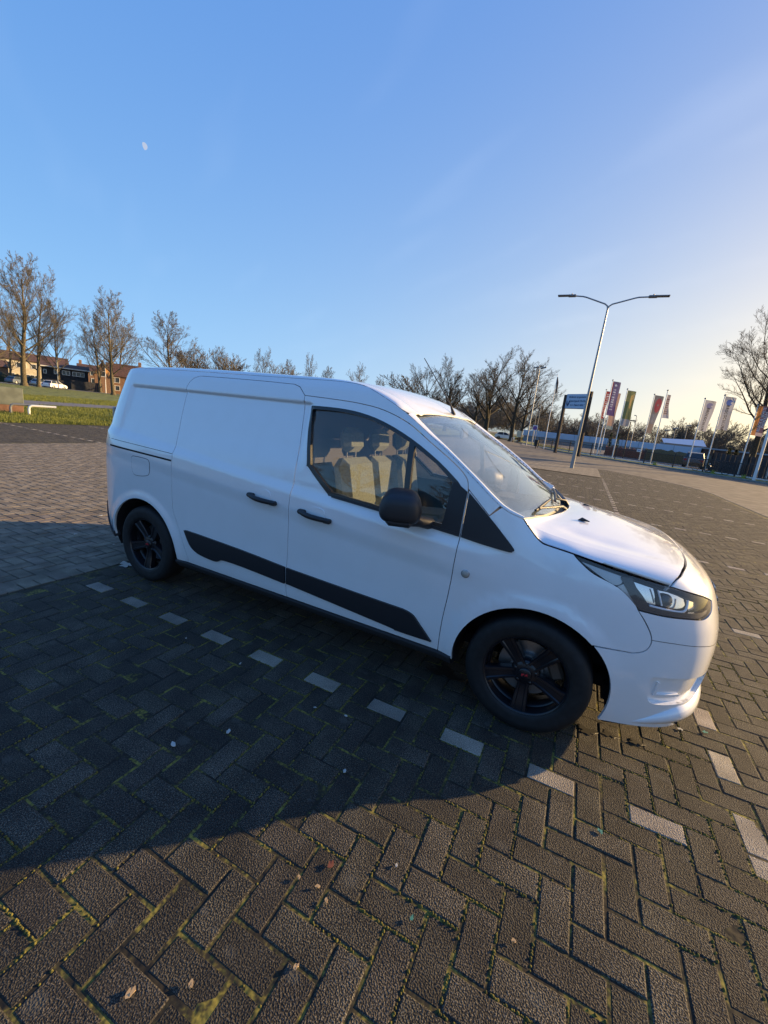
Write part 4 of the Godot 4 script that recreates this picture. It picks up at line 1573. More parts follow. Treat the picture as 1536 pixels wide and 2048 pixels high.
func wheel(van_node: Node3D, at: Vector3, sgn: float) -> void:
	var w := Node3D.new()
	w.name = "wheel"
	van_node.add_child(w, true)
	w.position = at
	w.rotation.y = 0.0 if sgn > 0.0 else PI
	if M.has("wheel_meshes"):
		for e: Array in M.wheel_meshes:
			put(e[0], e[1], e[2], w)
		return
	var out := []
	# axis of the lathe is the wheel's own z, outwards
	var ax := Transform3D(Basis(Vector3.RIGHT, Vector3(0, 0, 1), Vector3(0, -1, 0)), Vector3.ZERO)
	var ty := MB.new()
	ty.lathe([Vector2(.214, -.10), Vector2(.235, -.106), Vector2(.27, -.106), Vector2(.300, -.098), Vector2(.315, -.085), Vector2(.3205, -.06), Vector2(.322, 0), Vector2(.3205, .06), Vector2(.315, .085), Vector2(.306, .094), Vector2(.300, .098), Vector2(.285, .1035), Vector2(.27, .106), Vector2(.262, .1045), Vector2(.24, .1055), Vector2(.228, .102), Vector2(.218, .097), Vector2(.212, .088)], 72, ax)
	out.append([ty.mesh(), "tyre", M.tyre])
	var rim := MB.new()
	rim.lathe([Vector2(.205, .030), Vector2(.2055, .085), Vector2(.209, .094), Vector2(.214, .096), Vector2(.2175, .092), Vector2(.217, .085)], 72, ax)
	rim.lathe([Vector2(.217, -.09), Vector2(.205, -.085), Vector2(.19, -.02), Vector2(.192, .02), Vector2(.205, .030)], 72, ax)
	out.append([rim.mesh(), "rim", M.rim_black])
	var hub := MB.new()
	hub.lathe([Vector2(.075, .0), Vector2(.075, .045), Vector2(.068, .058), Vector2(.045, .064), Vector2(.036, .066), Vector2(.034, .074), Vector2(.029, .078), Vector2(.0001, .079)], 40, ax)
	out.append([hub.mesh(), "hub", M.rim_black])
	for k in 5:
		var th := deg_to_rad(270.0 + 72.0 * k)
		var sp := MB.new()
		var rows := []
		for j in 13:
			var t := j / 12.0
			var r := lerpf(.05, .211, t)
			var hw := lerpf(.030, .040, ss(0.0, 1.0, t)) + .006 * ss(.8, 1.0, t)
			var z := lerpf(.066, .088, ss(0.0, .9, t)) - .006 * sin(t * PI)
			var bas := Basis(Vector3(0, 0, 1), th)
			var row := []
			for e: Array in [[-1.0, -.045], [-1.0, -.008], [-.90, -.001], [-.55, 0.0], [-.42, -.006], [.42, -.006], [.55, 0.0], [.90, -.001], [1.0, -.008], [1.0, -.045]]:
				row.append(bas * Vector3(r, e[0] * hw, 0) + Vector3(0, 0, z + e[1]))
			rows.append(row)
		for j in 12:
			for q in 9:
				var cc: Vector3 = (rows[j][q] + rows[j + 1][q + 1]) * .5
				var nn: Vector3 = (rows[j][q + 1] - rows[j][q]).cross(rows[j + 1][q] - rows[j][q]).normalized()
				var dirq := Vector3(0, 0, 1)
				if q == 0 or q == 8:
					dirq = Basis(Vector3(0, 0, 1), th) * Vector3(0, -1 if q == 0 else 1, 0)
				if nn.dot(dirq) < 0.0:
					nn = -nn
				sp.face([rows[j][q], rows[j][q + 1], rows[j + 1][q + 1], rows[j + 1][q]], nn)
		out.append([sp.mesh(), "spoke", M.rim_black])
	for k in 5:
		var bolts := MB.new()
		var th := deg_to_rad(306.0 + 72.0 * k)
		bolts.lathe([Vector2(.011, .04), Vector2(.011, .060), Vector2(.007, .064), Vector2(.0001, .065)], 6, Transform3D(ax.basis, Vector3(cos(th) * .054, sin(th) * .054, 0)))
		out.append([bolts.mesh(), "wheel_bolt", M.gloss_black])
	var disc := MB.new()
	disc.lathe([Vector2(.05, .012), Vector2(.085, .012), Vector2(.09, -.012), Vector2(.152, -.012), Vector2(.152, -.034), Vector2(.09, -.034)], 48, ax)
	out.append([disc.mesh(), "brake_disc", M.steel])
	var cal := MB.new()
	cal.cbox(Vector3(.13, .06, -.02), Vector3(.07, .15, .075), .014, Basis(Vector3(0, 0, 1), .45))
	out.append([cal.mesh(), "brake_caliper", M.rust_steel])
	# red emblem on the centre cap
	var em := MB.new()
	em.prism(PackedVector2Array([Vector2(-.017, -.010), Vector2(-.009, -.009), Vector2(-.008, -.002), Vector2(-.002, -.001), Vector2(-.001, .006), Vector2(-.016, .004)]), .0015, Transform3D(Basis(), Vector3(0, 0, .0795)))
	em.prism(PackedVector2Array([Vector2(.001, -.006), Vector2(.006, -.006), Vector2(.009, -.001), Vector2(.015, -.006), Vector2(.017, -.004), Vector2(.012, .001), Vector2(.017, .003), Vector2(.011, .005), Vector2(.014, .010), Vector2(.010, .010), Vector2(.007, .005), Vector2(.003, .004)]), .0015, Transform3D(Basis(), Vector3(0, 0, .0795)))
	out.append([em.mesh(), "cap_emblem", M.red_mark])
	M["wheel_meshes"] = out
	for e: Array in out:
		put(e[0], e[1], e[2], w)


# ---------------------------------------------------------------- trees
# grows one bare tree; trunk and limbs go to one mesh, branches and twigs to the other
var t_trunk: MB
var t_crown: MB
var t_rng := RandomNumberGenerator.new()


func limb(at: Vector3, dir: Vector3, length: float, rad: float, level: int, k: Dictionary) -> void:
	var steps: int = [7, 6, 4, 3, 2][level]
	var sides: int = [9, 6, 4, 3, 3][level]
	var path := [at]
	var radii := [rad]
	var d := dir
	var q := at
	for j in steps:
		var wob: float = k.wobble * (0.6 if level == 0 else 1.0)
		d = (d + Vector3(t_rng.randf_range(-1, 1), t_rng.randf_range(-.6, .8), t_rng.randf_range(-1, 1)) * wob + Vector3.UP * k.up[level] / steps).normalized()
		q += d * length / steps
		path.append(q)
		radii.append(maxf(rad * lerpf(1.0, k.taper[level], float(j + 1) / steps), k.thin))
	(t_trunk if level <= 1 else t_crown).tube(path, radii, sides, false)
	if level == 4 or level >= k.levels:
		return
	var kids: int = k.kids[level]
	for c in kids:
		var lo: float = k.bare if level == 0 else .22
		var t := lerpf(lo, 1.0, (c + t_rng.randf() * .9) / kids)
		var f := t * steps
		var i := mini(int(f), steps - 1)
		var p: Vector3 = path[i].lerp(path[i + 1], f - i)
		var along: Vector3 = (path[i + 1] - path[i]).normalized()
		var side := along.cross(Vector3(t_rng.randf_range(-1, 1), t_rng.randf_range(-1, 1), t_rng.randf_range(-1, 1))).normalized()
		if level == 0:
			var th: float = c * 2.4 + t_rng.randf() * .7
			side = (along.cross(Vector3.RIGHT).normalized() * cos(th) + along.cross(along.cross(Vector3.RIGHT)).normalized() * sin(th)).normalized()
		var ang: float = k.angle[level] * t_rng.randf_range(.75, 1.25)
		if level == 0:
			ang *= lerpf(1.1, .5, t)
		var nd := (along * cos(ang) + side * sin(ang)).normalized()
		var l: float = length * k.ratio[level] * t_rng.randf_range(.7, 1.15)
		if level == 0:
			l *= k.profile.call(t)
		else:
			l *= lerpf(1.1, .6, t)
		limb(p, nd, l, maxf(lerpf(radii[i], radii[i + 1], f - i) * k.thick[level], k.thin), level + 1, k)


func tree_proto(called: String, sd: int, h: float, girth: float, k: Dictionary, bark: Material, twig: Material) -> Node3D:
	t_trunk = MB.new()
	t_crown = MB.new()
	t_rng.seed = sd
	# root flare
	t_trunk.tube([Vector3(0, -.3, 0), Vector3(0, .05, 0), Vector3(0, .5, 0)], [girth * 1.7, girth * 1.45, girth * 1.02], 10, false)
	limb(Vector3(0, .3, 0), Vector3(t_rng.randf_range(-.05, .05), 1, t_rng.randf_range(-.05, .05)).normalized(), h, girth, 0, k)
	var o := Node3D.new()
	o.name = called
	var a := MeshInstance3D.new()
	a.name = "trunk"
	a.mesh = t_trunk.mesh()
	a.material_override = bark
	o.add_child(a)
	var b := MeshInstance3D.new()
	b.name = "crown"
	b.mesh = t_crown.mesh()
	b.material_override = twig
	o.add_child(b)
	return o


func plant(proto: Node3D, called: String, category: String, label: String, group: String, at: Vector3, turn: float, sc: float, wide := 1.0) -> Node3D:
	var o := copy(proto, called, label, at, turn, Vector3(sc * wide, sc, sc * wide))
	o.set_meta("category", category)
	if group:
		o.set_meta("group", group)
	return o


# ---------------------------------------------------------------- buildings
# local frame: x along the wall that faces the camera, z out of that wall
func frame_of(a: Vector3, b: Vector3) -> Basis:
	var x := Vector3(b.x - a.x, 0, b.z - a.z).normalized()
	var z := x.cross(Vector3.UP)
	return Basis(x, Vector3.UP, z)


func house(called: String, label: String, a: Vector3, b: Vector3, depth: float, wall_h: float, ridge_h: float, wall: Material, roof: Material, wins: Array, along := true, chimney := -1.0, extra := {}) -> Node3D:
	var bs := frame_of(a, b)
	var o := thing(called, label, "house", a)
	o.basis = bs
	var l := Vector2(b.x - a.x, b.z - a.z).length()
	var w := MB.new()
	w.box(Vector3(l * .5, wall_h * .5 - .5, -depth * .5), Vector3(l, wall_h + 1.0, depth))
	if along:
		for xx: float in [0.0, l]:
			w.face([Vector3(xx, wall_h, 0), Vector3(xx, wall_h, -depth), Vector3(xx, ridge_h, -depth * .5)], Vector3(-1 if xx == 0.0 else 1, 0, 0))
	else:
		for zz: float in [0.0, -depth]:
			w.face([Vector3(0, wall_h, zz), Vector3(l, wall_h, zz), Vector3(l * .5, ridge_h, zz)], Vector3(0, 0, 1 if zz == 0.0 else -1))
	put(w, "wall", wall, o)
	var r := MB.new()
	var ov := .35
	if along:
		for sg: float in [1.0, -1.0]:
			var z0 := ov if sg > 0 else -depth - ov
			var drop := (ridge_h - wall_h) * ov / (depth * .5)
			var q := [Vector3(-ov, wall_h - drop, z0), Vector3(l + ov, wall_h - drop, z0), Vector3(l + ov, ridge_h, -depth * .5), Vector3(-ov, ridge_h, -depth * .5)]
			var nn: Vector3 = (q[1] - q[0]).cross(q[3] - q[0]).normalized()
			if nn.y < 0.0:
				nn = -nn
			r.face(q, nn)
			r.face([q[0] - nn * .14, q[1] - nn * .14, q[2] - nn * .14, q[3] - nn * .14], -nn)
			r.face([q[0], q[1], q[1] - nn * .14, q[0] - nn * .14], Vector3(0, -.3, sg).normalized())
			for e: Array in [[0, 3, -1], [1, 2, 1]]:
				r.face([q[e[0]], q[e[1]], q[e[1]] - nn * .14, q[e[0]] - nn * .14], Vector3(e[2], 0, 0))
	else:
		for sg: float in [1.0, -1.0]:
			var x0 := l + ov if sg > 0 else -ov
			var drop := (ridge_h - wall_h) * ov / (l * .5)
			var q := [Vector3(x0, wall_h - drop, ov), Vector3(x0, wall_h - drop, -depth - ov), Vector3(l * .5, ridge_h, -depth - ov), Vector3(l * .5, ridge_h, ov)]
			var nn: Vector3 = (q[1] - q[0]).cross(q[3] - q[0]).normalized()
			if nn.y < 0.0:
				nn = -nn
			for e in 4:
				q[e] += nn * .02
			r.face(q, nn)
			r.face([q[0] - nn * .14, q[1] - nn * .14, q[2] - nn * .14, q[3] - nn * .14], -nn)
			r.face([q[0], q[3], q[3] - nn * .14, q[0] - nn * .14], Vector3(0, 0, 1))
	var rf := put(r, "roof", roof, o)
	if chimney >= 0.0:
		var c := MB.new()
		c.cbox(Vector3(l * chimney, ridge_h + .35, -depth * .5), Vector3(.7, 1.3, .6), .03)
		put(c, "chimney", M.brick_wall, rf)
	for q: Array in wins:
		window(o, q[0], q[1], q[2], q[3], q[4] if q.size() > 4 else 1)
	if extra.has("fascia"):
		var f := MB.new()
		f.box(Vector3(l * .5, wall_h + .02, .42), Vector3(l + .7, .22, .08))
		put(f, "fascia", M.white_paint, o)
	return o


func window(o: Node3D, x0: float, x1: float, y0: float, y1: float, panes := 1) -> void:
	var f := MB.new()
	var t := .10
	f.box(Vector3((x0 + x1) * .5, y1 - t * .5, .03), Vector3(x1 - x0, t, .10))
	f.box(Vector3((x0 + x1) * .5, y0 + t * .5, .03), Vector3(x1 - x0, t, .10))
	for k in panes + 1:
		var x := lerpf(x0 + t * .5, x1 - t * .5, float(k) / panes)
		f.box(Vector3(x, (y0 + y1) * .5, .03), Vector3(t, y1 - y0 - t * 2.0, .098))
	var w := put(f, "window", M.white_paint, o)
	for k in panes:
		var xa := lerpf(x0 + t * .5, x1 - t * .5, float(k) / panes) + t * .5
		var xb := lerpf(x0 + t * .5, x1 - t * .5, float(k + 1) / panes) - t * .5
		var g := MB.new()
		g.box(Vector3((xa + xb) * .5, (y0 + y1) * .5, .018), Vector3(xb - xa, y1 - y0 - t * 2.0, .02))
		put(g, "pane", M.window_glass, w)


# ---------------------------------------------------------------- vehicles
func car(called: String, label: String, at: Vector3, turn: float, paint: Material, tall := 1.45, length := 4.2) -> Node3D:
	var o := thing(called, label, "car", at, turn)
	var k := length / 4.2
	var b := MB.new()
	var prof := [Vector2(-2.1, .28), Vector2(-2.12, .55), Vector2(-2.05, .85), Vector2(-1.85, .93), Vector2(.75, .92), Vector2(1.6, .80), Vector2(2.02, .66), Vector2(2.1, .45), Vector2(2.06, .24), Vector2(1.68, .22), Vector2(1.60, .42), Vector2(1.35, .60), Vector2(1.08, .58), Vector2(.90, .40), Vector2(.84, .22), Vector2(-.90, .22), Vector2(-.96, .40), Vector2(-1.14, .58), Vector2(-1.40, .60), Vector2(-1.64, .42), Vector2(-1.70, .24)]
	var poly := PackedVector2Array()
	for q: Vector2 in prof:
		poly.append(Vector2(q.x * k, q.y * (tall / 1.45)))
	b.prism(poly, 1.74)
	put(b, "body", paint, o)
	var g := MB.new()
	var top := tall
	var sect := [[-1.80, .90, .80], [-1.45, top - .10, .62], [-1.2, top - .01, .60], [-.1, top, .60], [.25, top - .06, .60], [1.02, .90, .78]]
	for sg: float in [1.0, -1.0]:
		var pts := []
		for e: Array in sect:
			pts.append(Vector3(e[0] * k, e[1] if e[1] > 1.0 else e[1] * tall / 1.45, sg * e[2]))
		for j in range(1, pts.size() - 1):
			g.face([pts[0], pts[j], pts[j + 1]], Vector3(0, .35, sg).normalized())
	for j in [0, 4]:
		var e: Array = sect[j]
		var f: Array = sect[j + 1]
		var ya: float = e[1] if e[1] > 1.0 else e[1] * tall / 1.45
		var yb: float = f[1] if f[1] > 1.0 else f[1] * tall / 1.45
		g.face([Vector3(e[0] * k, ya, -e[2]), Vector3(e[0] * k, ya, e[2]), Vector3(f[0] * k, yb, f[2]), Vector3(f[0] * k, yb, -f[2])], Vector3(-1 if j == 0 else 1, .6, 0).normalized())
	put(g, "windows", M.window_glass, o)
	var r := MB.new()
	for j in range(1, 4):
		var e: Array = sect[j]
		var f: Array = sect[j + 1]
		r.face([Vector3(e[0] * k, e[1] + .012, -e[2] - .02), Vector3(e[0] * k, e[1] + .012, e[2] + .02), Vector3(f[0] * k, f[1] + .012, f[2] + .02), Vector3(f[0] * k, f[1] + .012, -f[2] - .02)], Vector3.UP)
	for sg: float in [1.0, -1.0]:
		for e: Array in [[0, 1], [5, 4]]:
			var p0: Array = sect[e[0]]
			var p1: Array = sect[e[1]]
			r.tube([Vector3(p0[0] * k, p0[1] * (tall / 1.45 if p0[1] < 1.0 else 1.0), sg * p0[2]), Vector3(p1[0] * k, p1[1], sg * p1[2])], [.045], 5)
		r.tube([Vector3(-.35 * k, .9 * tall / 1.45, sg * .80), Vector3(-.4 * k, top - .02, sg * .615)], [.04], 5)
	put(r, "roof", paint, o)
	var ax := Transform3D(Basis(Vector3.RIGHT, Vector3(0, 0, 1), Vector3(0, -1, 0)), Vector3.ZERO)
	for x: float in [-1.29, 1.24]:
		for sg: float in [1.0, -1.0]:
			var t := MB.new()
			t.lathe([Vector2(.19, -.09), Vector2(.29, -.09), Vector2(.305, -.06), Vector2(.305, .06), Vector2(.29, .09), Vector2(.19, .085)], 20, ax)
			var wn := put(t, "wheel", M.tyre, o)
			wn.position = Vector3(x * k, .305, sg * .78)
			wn.rotation.y = 0.0 if sg > 0 else PI
			var h := MB.new()
			h.lathe([Vector2(.19, .07), Vector2(.16, .085), Vector2(.0001, .075)], 16, ax)
			put(h, "rim", M.silver_plastic, wn)
	for sg: float in [1.0, -1.0]:
		var l := MB.new()
		l.cbox(Vector3(1.98 * k, .64 * tall / 1.45, sg * .62), Vector3(.16, .13, .34), .03)
		put(l, "headlight", M.white_plastic, o)
		var tl := MB.new()
		tl.cbox(Vector3(-2.06 * k, .74 * tall / 1.45, sg * .66), Vector3(.10, .22, .26), .03)
		put(tl, "tail_light", M.tail_red, o)
	return o


# ---------------------------------------------------------------- flags
func wave(x: float, y: float, k: Dictionary) -> Vector3:
	# x 0..1 from the pole, y 0..1 from the top; k: w top width, w2 bottom width, h, fold, ph
	var w: float = lerpf(k.w, k.w2, pow(y, 1.3))
	var z: float = sin(x * 5.0 + y * 3.5 + k.ph) * k.fold * x + sin(x * 11.0 - y * 5.0 + k.ph * 2.0) * k.fold * .35 * x
	return Vector3(x * w + .05 * sin(y * 6.0 + k.ph) * x * y, -y * k.h - x * .10 * k.w, z)


func flag(called: String, label: String, base: Vector3, h: float, k: Dictionary, group := "flags on tall poles along the fence") -> Node3D:
	var o := thing(called, label, "flag", base, 0.0, group)
	var right := Vector3(EYE.z - base.z, 0, -(EYE.x - base.x)).normalized()
	var turn := atan2(-right.z, right.x)
	o.rotation.y = turn + k.get("turn", 0.0)
	var p := MB.new()
	p.tube([Vector3(0, -.3, 0), Vector3(0, h * .5, 0), Vector3(0, h, 0)], [.055, .045, .032], 10)
	put(p, "pole", M.white_paint, o)
	var c := MB.new()
	c.lathe([Vector2(.02, h), Vector2(.085, h + .02), Vector2(.085, h + .07), Vector2(.03, h + .12), Vector2(.0001, h + .13)], 12)
	put(c, "pole_cap", M.lamp_grey, o)
	var arm := MB.new()
	arm.tube([Vector3(.02, k.top + .02, 0), Vector3(k.w * 1.0, k.top - .08 * k.w, 0)], [.014], 6)
	put(arm, "flag_arm", M.lamp_grey, o)
	var f := MB.new()
	var rows := []
	for r in 31:
		var row := []
		for q in 11:
			row.append(Vector3(.06, k.top, 0) + wave(q / 10.0, r / 30.0, k))
		rows.append(row)
	f.grid(rows, Vector3(0, 0, 1))
	var cloth: StandardMaterial3D = sm("cloth_" + called + str(taken.get(called, 0)), Color.WHITE, .85)
	cloth.backlight_enabled = true
	cloth.backlight = Color(.55, .55, .55)
	cloth.texture_repeat = false
	cloth.albedo_texture = ImageTexture.create_from_image(k.print)
	var fl := put(f, "cloth", cloth, o)
	for t: Dictionary in k.get("text", []):
		var tm := TextMesh.new()
		tm.text = t.s
		tm.font_size = 32
		tm.pixel_size = t.size / 32.0
		tm.depth = .004
		var sf := SystemFont.new()
		sf.font_names = PackedStringArray(["Droid Sans"])
		sf.font_weight = 700
		tm.font = sf
		var arr := tm.get_mesh_arrays()
		var vs: PackedVector3Array = arr[Mesh.ARRAY_VERTEX]
		for i in vs.size():
			# the line runs up or down the flag
			var y: float = t.y + vs[i].x * t.dir / k.h
			var x: float = t.x + vs[i].y * t.dir / k.w
			var z := vs[i].z
			vs[i] = Vector3(.06, k.top, 0) + wave(clampf(x, 0.0, 1.0), clampf(y, 0.0, 1.0), k) + Vector3(0, 0, .012 + z)
		arr[Mesh.ARRAY_VERTEX] = vs
		var am := ArrayMesh.new()
		am.add_surface_from_arrays(Mesh.PRIMITIVE_TRIANGLES, arr)
		put(am, "lettering", t.mat, fl)
	return o


func bands(stops: Array, sd: int) -> Image:
	# a printed cloth: horizontal bands (y from, linear colour), 32 x 128
	var im := Image.create(64, 256, false, Image.FORMAT_RGB8)
	var r := RandomNumberGenerator.new()
	r.seed = sd
	for y in 256:
		var c: Color = stops[0][1]
		for s: Array in stops:
			if y / 256.0 >= s[0]:
				c = s[1]
		for x in 64:
			var q := c * (0.94 + .12 * r.randf())
			q.a = 1.0
			im.set_pixel(x, y, q.linear_to_srgb())
	return im


func blot(im: Image, cx: float, cy: float, rx: float, ry: float, col: Color) -> void:
	for y in range(maxi(0, int((cy - ry) * 256)), mini(256, int((cy + ry) * 256))):
		for x in range(maxi(0, int((cx - rx) * 64)), mini(64, int((cx + rx) * 64))):
			var d := Vector2((x / 64.0 - cx) / rx, (y / 256.0 - cy) / ry)
			if d.length() < 1.0:
				im.set_pixel(x, y, col.linear_to_srgb())


func bars(im: Image, x0: float, x1: float, y0: float, y1: float, n: int, col: Color, sd: int) -> void:
	# rows of worn print too small to read
	var r := RandomNumberGenerator.new()
	r.seed = sd
	for k in n:
		var ya := lerpf(y0, y1, (k + .15) / n)
		var yb := lerpf(y0, y1, (k + .45 + .4 * r.randf()) / n)
		im.fill_rect(Rect2i(int(x0 * 64), int(ya * 256), int((x1 - x0) * 64), maxi(1, int((yb - ya) * 256))), col.linear_to_srgb())
		if k % 2 == 0:
			im.fill_rect(Rect2i(int((x0 + .06) * 64), int(ya * 256) + 2, int((x1 - x0 - .16) * 64), 2), Color(.5, .2, .2))


func text_on(parent: Node3D, called: String, s: String, size: float, at: Vector3, mat: Material) -> void:
	var tm := TextMesh.new()
	tm.text = s
	tm.font_size = 32
	tm.pixel_size = size / 32.0
	tm.depth = .01
	tm.horizontal_alignment = HORIZONTAL_ALIGNMENT_LEFT
	var sf := SystemFont.new()
	sf.font_names = PackedStringArray(["Droid Sans"])
	tm.font = sf
	var o := put(tm, called, mat, parent)
	o.position = at


func surroundings() -> void:
	vegetation()
	left_side()
	right_side()
	litter()
	sky_things()


func vegetation() -> void:
	var kl := {"levels": 4, "kids": [22, 10, 7, 5], "angle": [1.0, .60, .60, .65], "ratio": [.66, .44, .46, .55], "thick": [.42, .48, .5, .6], "taper": [.16, .20, .30, .4, .5], "up": [.05, .50, .30, .15, .05], "wobble": .10, "bare": .21, "thin": .0105, "profile": func(t: float) -> float: return lerpf(.92, .42, t)}
	var upright := tree_proto("upright_tree", 21, 13.6, .36, kl, M.bark, M.twig)
	var kl2 := kl.duplicate()
	kl2["kids"] = [18, 10, 7, 5]
	kl2["bare"] = .16
	kl2["ratio"] = [.72, .44, .46, .55]
	var upright2 := tree_proto("upright_tree", 35, 12.6, .30, kl2, M.bark, M.twig)
	var ks := {"levels": 4, "kids": [13, 11, 8, 5], "angle": [.95, .58, .55, .55], "ratio": [.82, .46, .48, .55], "thick": [.60, .48, .5, .6], "taper": [.22, .20, .3, .4, .5], "up": [.0, .32, .25, .15, .1], "wobble": .12, "bare": .22, "thin": .010, "profile": func(t: float) -> float: return lerpf(1.05, .55, t)}
	var spread := tree_proto("spreading_tree", 44, 10.2, .42, ks, M.bark_dark, M.twig_dark)
	var ks2 := ks.duplicate()
	ks2["kids"] = [11, 11, 8, 5]
	ks2["angle"] = [.85, .58, .55, .55]
	var spread2 := tree_proto("spreading_tree", 51, 11.0, .36, ks2, M.bark_dark, M.twig_dark)
	var ko := {"levels": 4, "kids": [16, 11, 9, 6], "angle": [1.2, .6, .6, .6], "ratio": [.66, .48, .46, .5], "thick": [.45, .5, .5, .6], "taper": [.30, .20, .3, .4, .5], "up": [.0, .35, .2, .1, .0], "wobble": .15, "bare": .36, "thin": .007, "profile": func(t: float) -> float: return lerpf(1.05, .75, t)}
	var gnarly := tree_proto("old_tree", 63, 10.6, .33, ko, M.bark_dark, M.twig_dark)
	var kb := {"levels": 3, "kids": [18, 8, 6], "angle": [.75, .6, .6], "ratio": [.80, .5, .5], "thick": [.7, .6, .6], "taper": [.3, .3, .4, .5, .6], "up": [.0, .35, .2, .1, .1], "wobble": .2, "bare": .05, "thin": .016, "profile": func(_t: float) -> float: return 1.0}
	var bush := tree_proto("bare_bush", 71, 3.6, .10, kb, M.bark, M.twig)
	var f := func(x: float, z: float) -> Vector3: return Vector3(x, field_height(x, z) - .02, z)
	# row on the left, nearest first
	plant(upright, "street_tree", "tree", "tallest bare tree with mossy trunk at the left edge", "bare trees along the grass field", f.call(-84.1, -34.6), .3, 1.20, 1.0)
	plant(upright2, "street_tree", "tree", "bare tree whose trunk stands just left of the white hatchback", "bare trees along the grass field", f.call(-87.9, -38.4), 1.7, 1.17, .85)
	plant(upright, "street_tree", "tree", "slim bare tree rising behind the white hatchback", "bare trees along the grass field", f.call(-104.6, -49.8), 2.9, 1.02, .8)
	plant(upright2, "street_tree", "tree", "thin small bare tree left of the tallest left tree", "bare trees along the grass field", f.call(-107.9, -42.6), .9, .86, .9)
	plant(upright2, "street_tree", "tree", "dark bare tree leaning in front of the gabled brick house", "bare trees along the grass field", f.call(-96.7, -54.0), 4.2, 1.04, 1.05)
	plant(upright, "street_tree", "tree", "bare tree with sunlit trunk nearest the van's rear edge", "bare trees along the grass field", f.call(-78.3, -45.8), 5.1, 1.06, .9)
	plant(upright2, "street_tree", "tree", "round bare tree just right of the van's rear roof corner", "bare trees along the grass field", f.call(-107.7, -64.9), 2.2, 1.16, 1.0)
	plant(upright, "street_tree", "tree", "large oval bare tree above the rear of the van roof", "bare trees along the grass field", f.call(-84.8, -63.0), 3.6, 1.10, 1.15)
	plant(upright2, "street_tree", "tree", "bare tree cut off by the left edge of the picture", "bare trees along the grass field", f.call(-81.4, -27.9), .2, 1.05, 1.0)
	var far := [[-123.7, -110.1, 1.12, "slender bare tree above the brown thicket behind the van"], [-120.3, -128.0, 1.30, "round bare tree above the middle of the van roof"], [-118.0, -143.3, 1.18, "small bare tree above the sliding door"], [-117.0, -156.9, 1.48, "thin pale bare tree standing alone above the roof"], [-111.0, -161.2, 1.20, "low wide bare tree left of the rounded grey one"], [-99.5, -168.6, 1.36, "rounded grey bare tree above the front door"], [-95.0, -182.6, 1.15, "last tiny bare tree above the roof before the dark group"]]
	for k in far.size():
		var e: Array = far[k]
		plant(upright2 if k % 2 else upright, "distant_tree", "tree", e[3], "small distant trees above the van roof", Vector3(e[0], 1.4, e[1]), k * 1.3, e[2], .95 if k != 3 else .6)
	for k in 5:
		var e: Array = [[-118, -97], [-122, -104], [-119, -111], [-128, -117], [-109, -124]][k]
		plant(bush, "thicket", "bush", ["brown thicket left of the slender distant tree", "brown thicket under the slender distant tree", "brown thicket right of the slender distant tree", "low brown thicket showing just above the van roof", "brown thicket beside the round tree above the roof"][k], "brown thickets behind the van", Vector3(e[0], .8, e[1]), k * 1.1, 2.6, 1.3)
	# dark group behind the windscreen
	plant(spread, "dark_tree", "tree", "wide dark tree at the centre of the group behind the windscreen", "dark bare trees behind the windscreen", Vector3(-16.3, 0, -79.8), .6, 1.04, 1.22)
	plant(spread2, "dark_tree", "tree", "dark tree with trunk on the verge right of the group", "dark bare trees behind the windscreen", Vector3(-10.6, 0, -75.8), 2.4, .95, 1.2)
	plant(spread2, "dark_tree", "tree", "second trunk close beside the right-hand dark tree", "dark bare trees behind the windscreen", Vector3(-9.6, 0, -78.5), 4.4, .85, 1.1)
	plant(spread, "dark_tree", "tree", "dark tree behind the radio aerial", "dark bare trees behind the windscreen", Vector3(-25.5, 0, -82.0), 3.2, .97, 1.15)
	plant(spread2, "dark_tree", "tree", "leftmost low dark tree of the group", "dark bare trees behind the windscreen", Vector3(-30.5, 0, -84.0), 1.1, .86, 1.1)
	plant(spread2, "dark_tree", "tree", "thin trunk left of the wide central dark tree", "dark bare trees behind the windscreen", Vector3(-20.0, 0, -84.0), 5.3, .85, 1.0)
	plant(bush, "thicket", "bush", "dark scrub at the foot of the aerial tree", "brown thickets behind the van", Vector3(-36, 0, -88), 1.0, 1.9, 1.4)
	# right edge
	plant(gnarly, "old_tree", "tree", "old thick-trunked tree at the right edge of the picture", "", Vector3(14.7, 0, -41.5), 2.0, .80, 1.05)
	# low wood along the right horizon
	var mm := MultiMesh.new()
	mm.transform_format = MultiMesh.TRANSFORM_3D
	mm.mesh = (bush.get_node("crown") as MeshInstance3D).mesh
	var spots := []
	var r := RandomNumberGenerator.new()
	r.seed = 8
	for k in 240:
		var az := lerpf(-.36, .62, r.randf())
		var d := r.randf_range(150.0, 260.0)
		var s := r.randf_range(.9, 2.0) * (1.35 if az < -.1 else 1.0)
		spots.append(Transform3D(Basis(Vector3.UP, r.randf() * TAU).scaled(Vector3(s * 1.3, s * .95, s * 1.3)), Vector3(EYE.x + sin(az) * d, -.2, EYE.z - cos(az) * d)))
	mm.instance_count = spots.size()
	for k in spots.size():
		mm.set_instance_transform(k, spots[k])
	var mo := MultiMeshInstance3D.new()
	mo.multimesh = mm
	mo.material_override = M.twig
	mo.name = "distant_wood"
	mo.set_meta("kind", "stuff")
	mo.set_meta("label", "low brown wood along the far horizon on the right")
	mo.set_meta("category", "wood")
	add_child(mo)
	# trees and a hedge across the road behind the photographer, mirrored in the glass and paint
	var back := [[-26, 52, 1.1], [-14, 58, 1.25], [-3, 54, 1.0], [9, 60, 1.3], [21, 55, 1.15], [-38, 50, 1.2]]
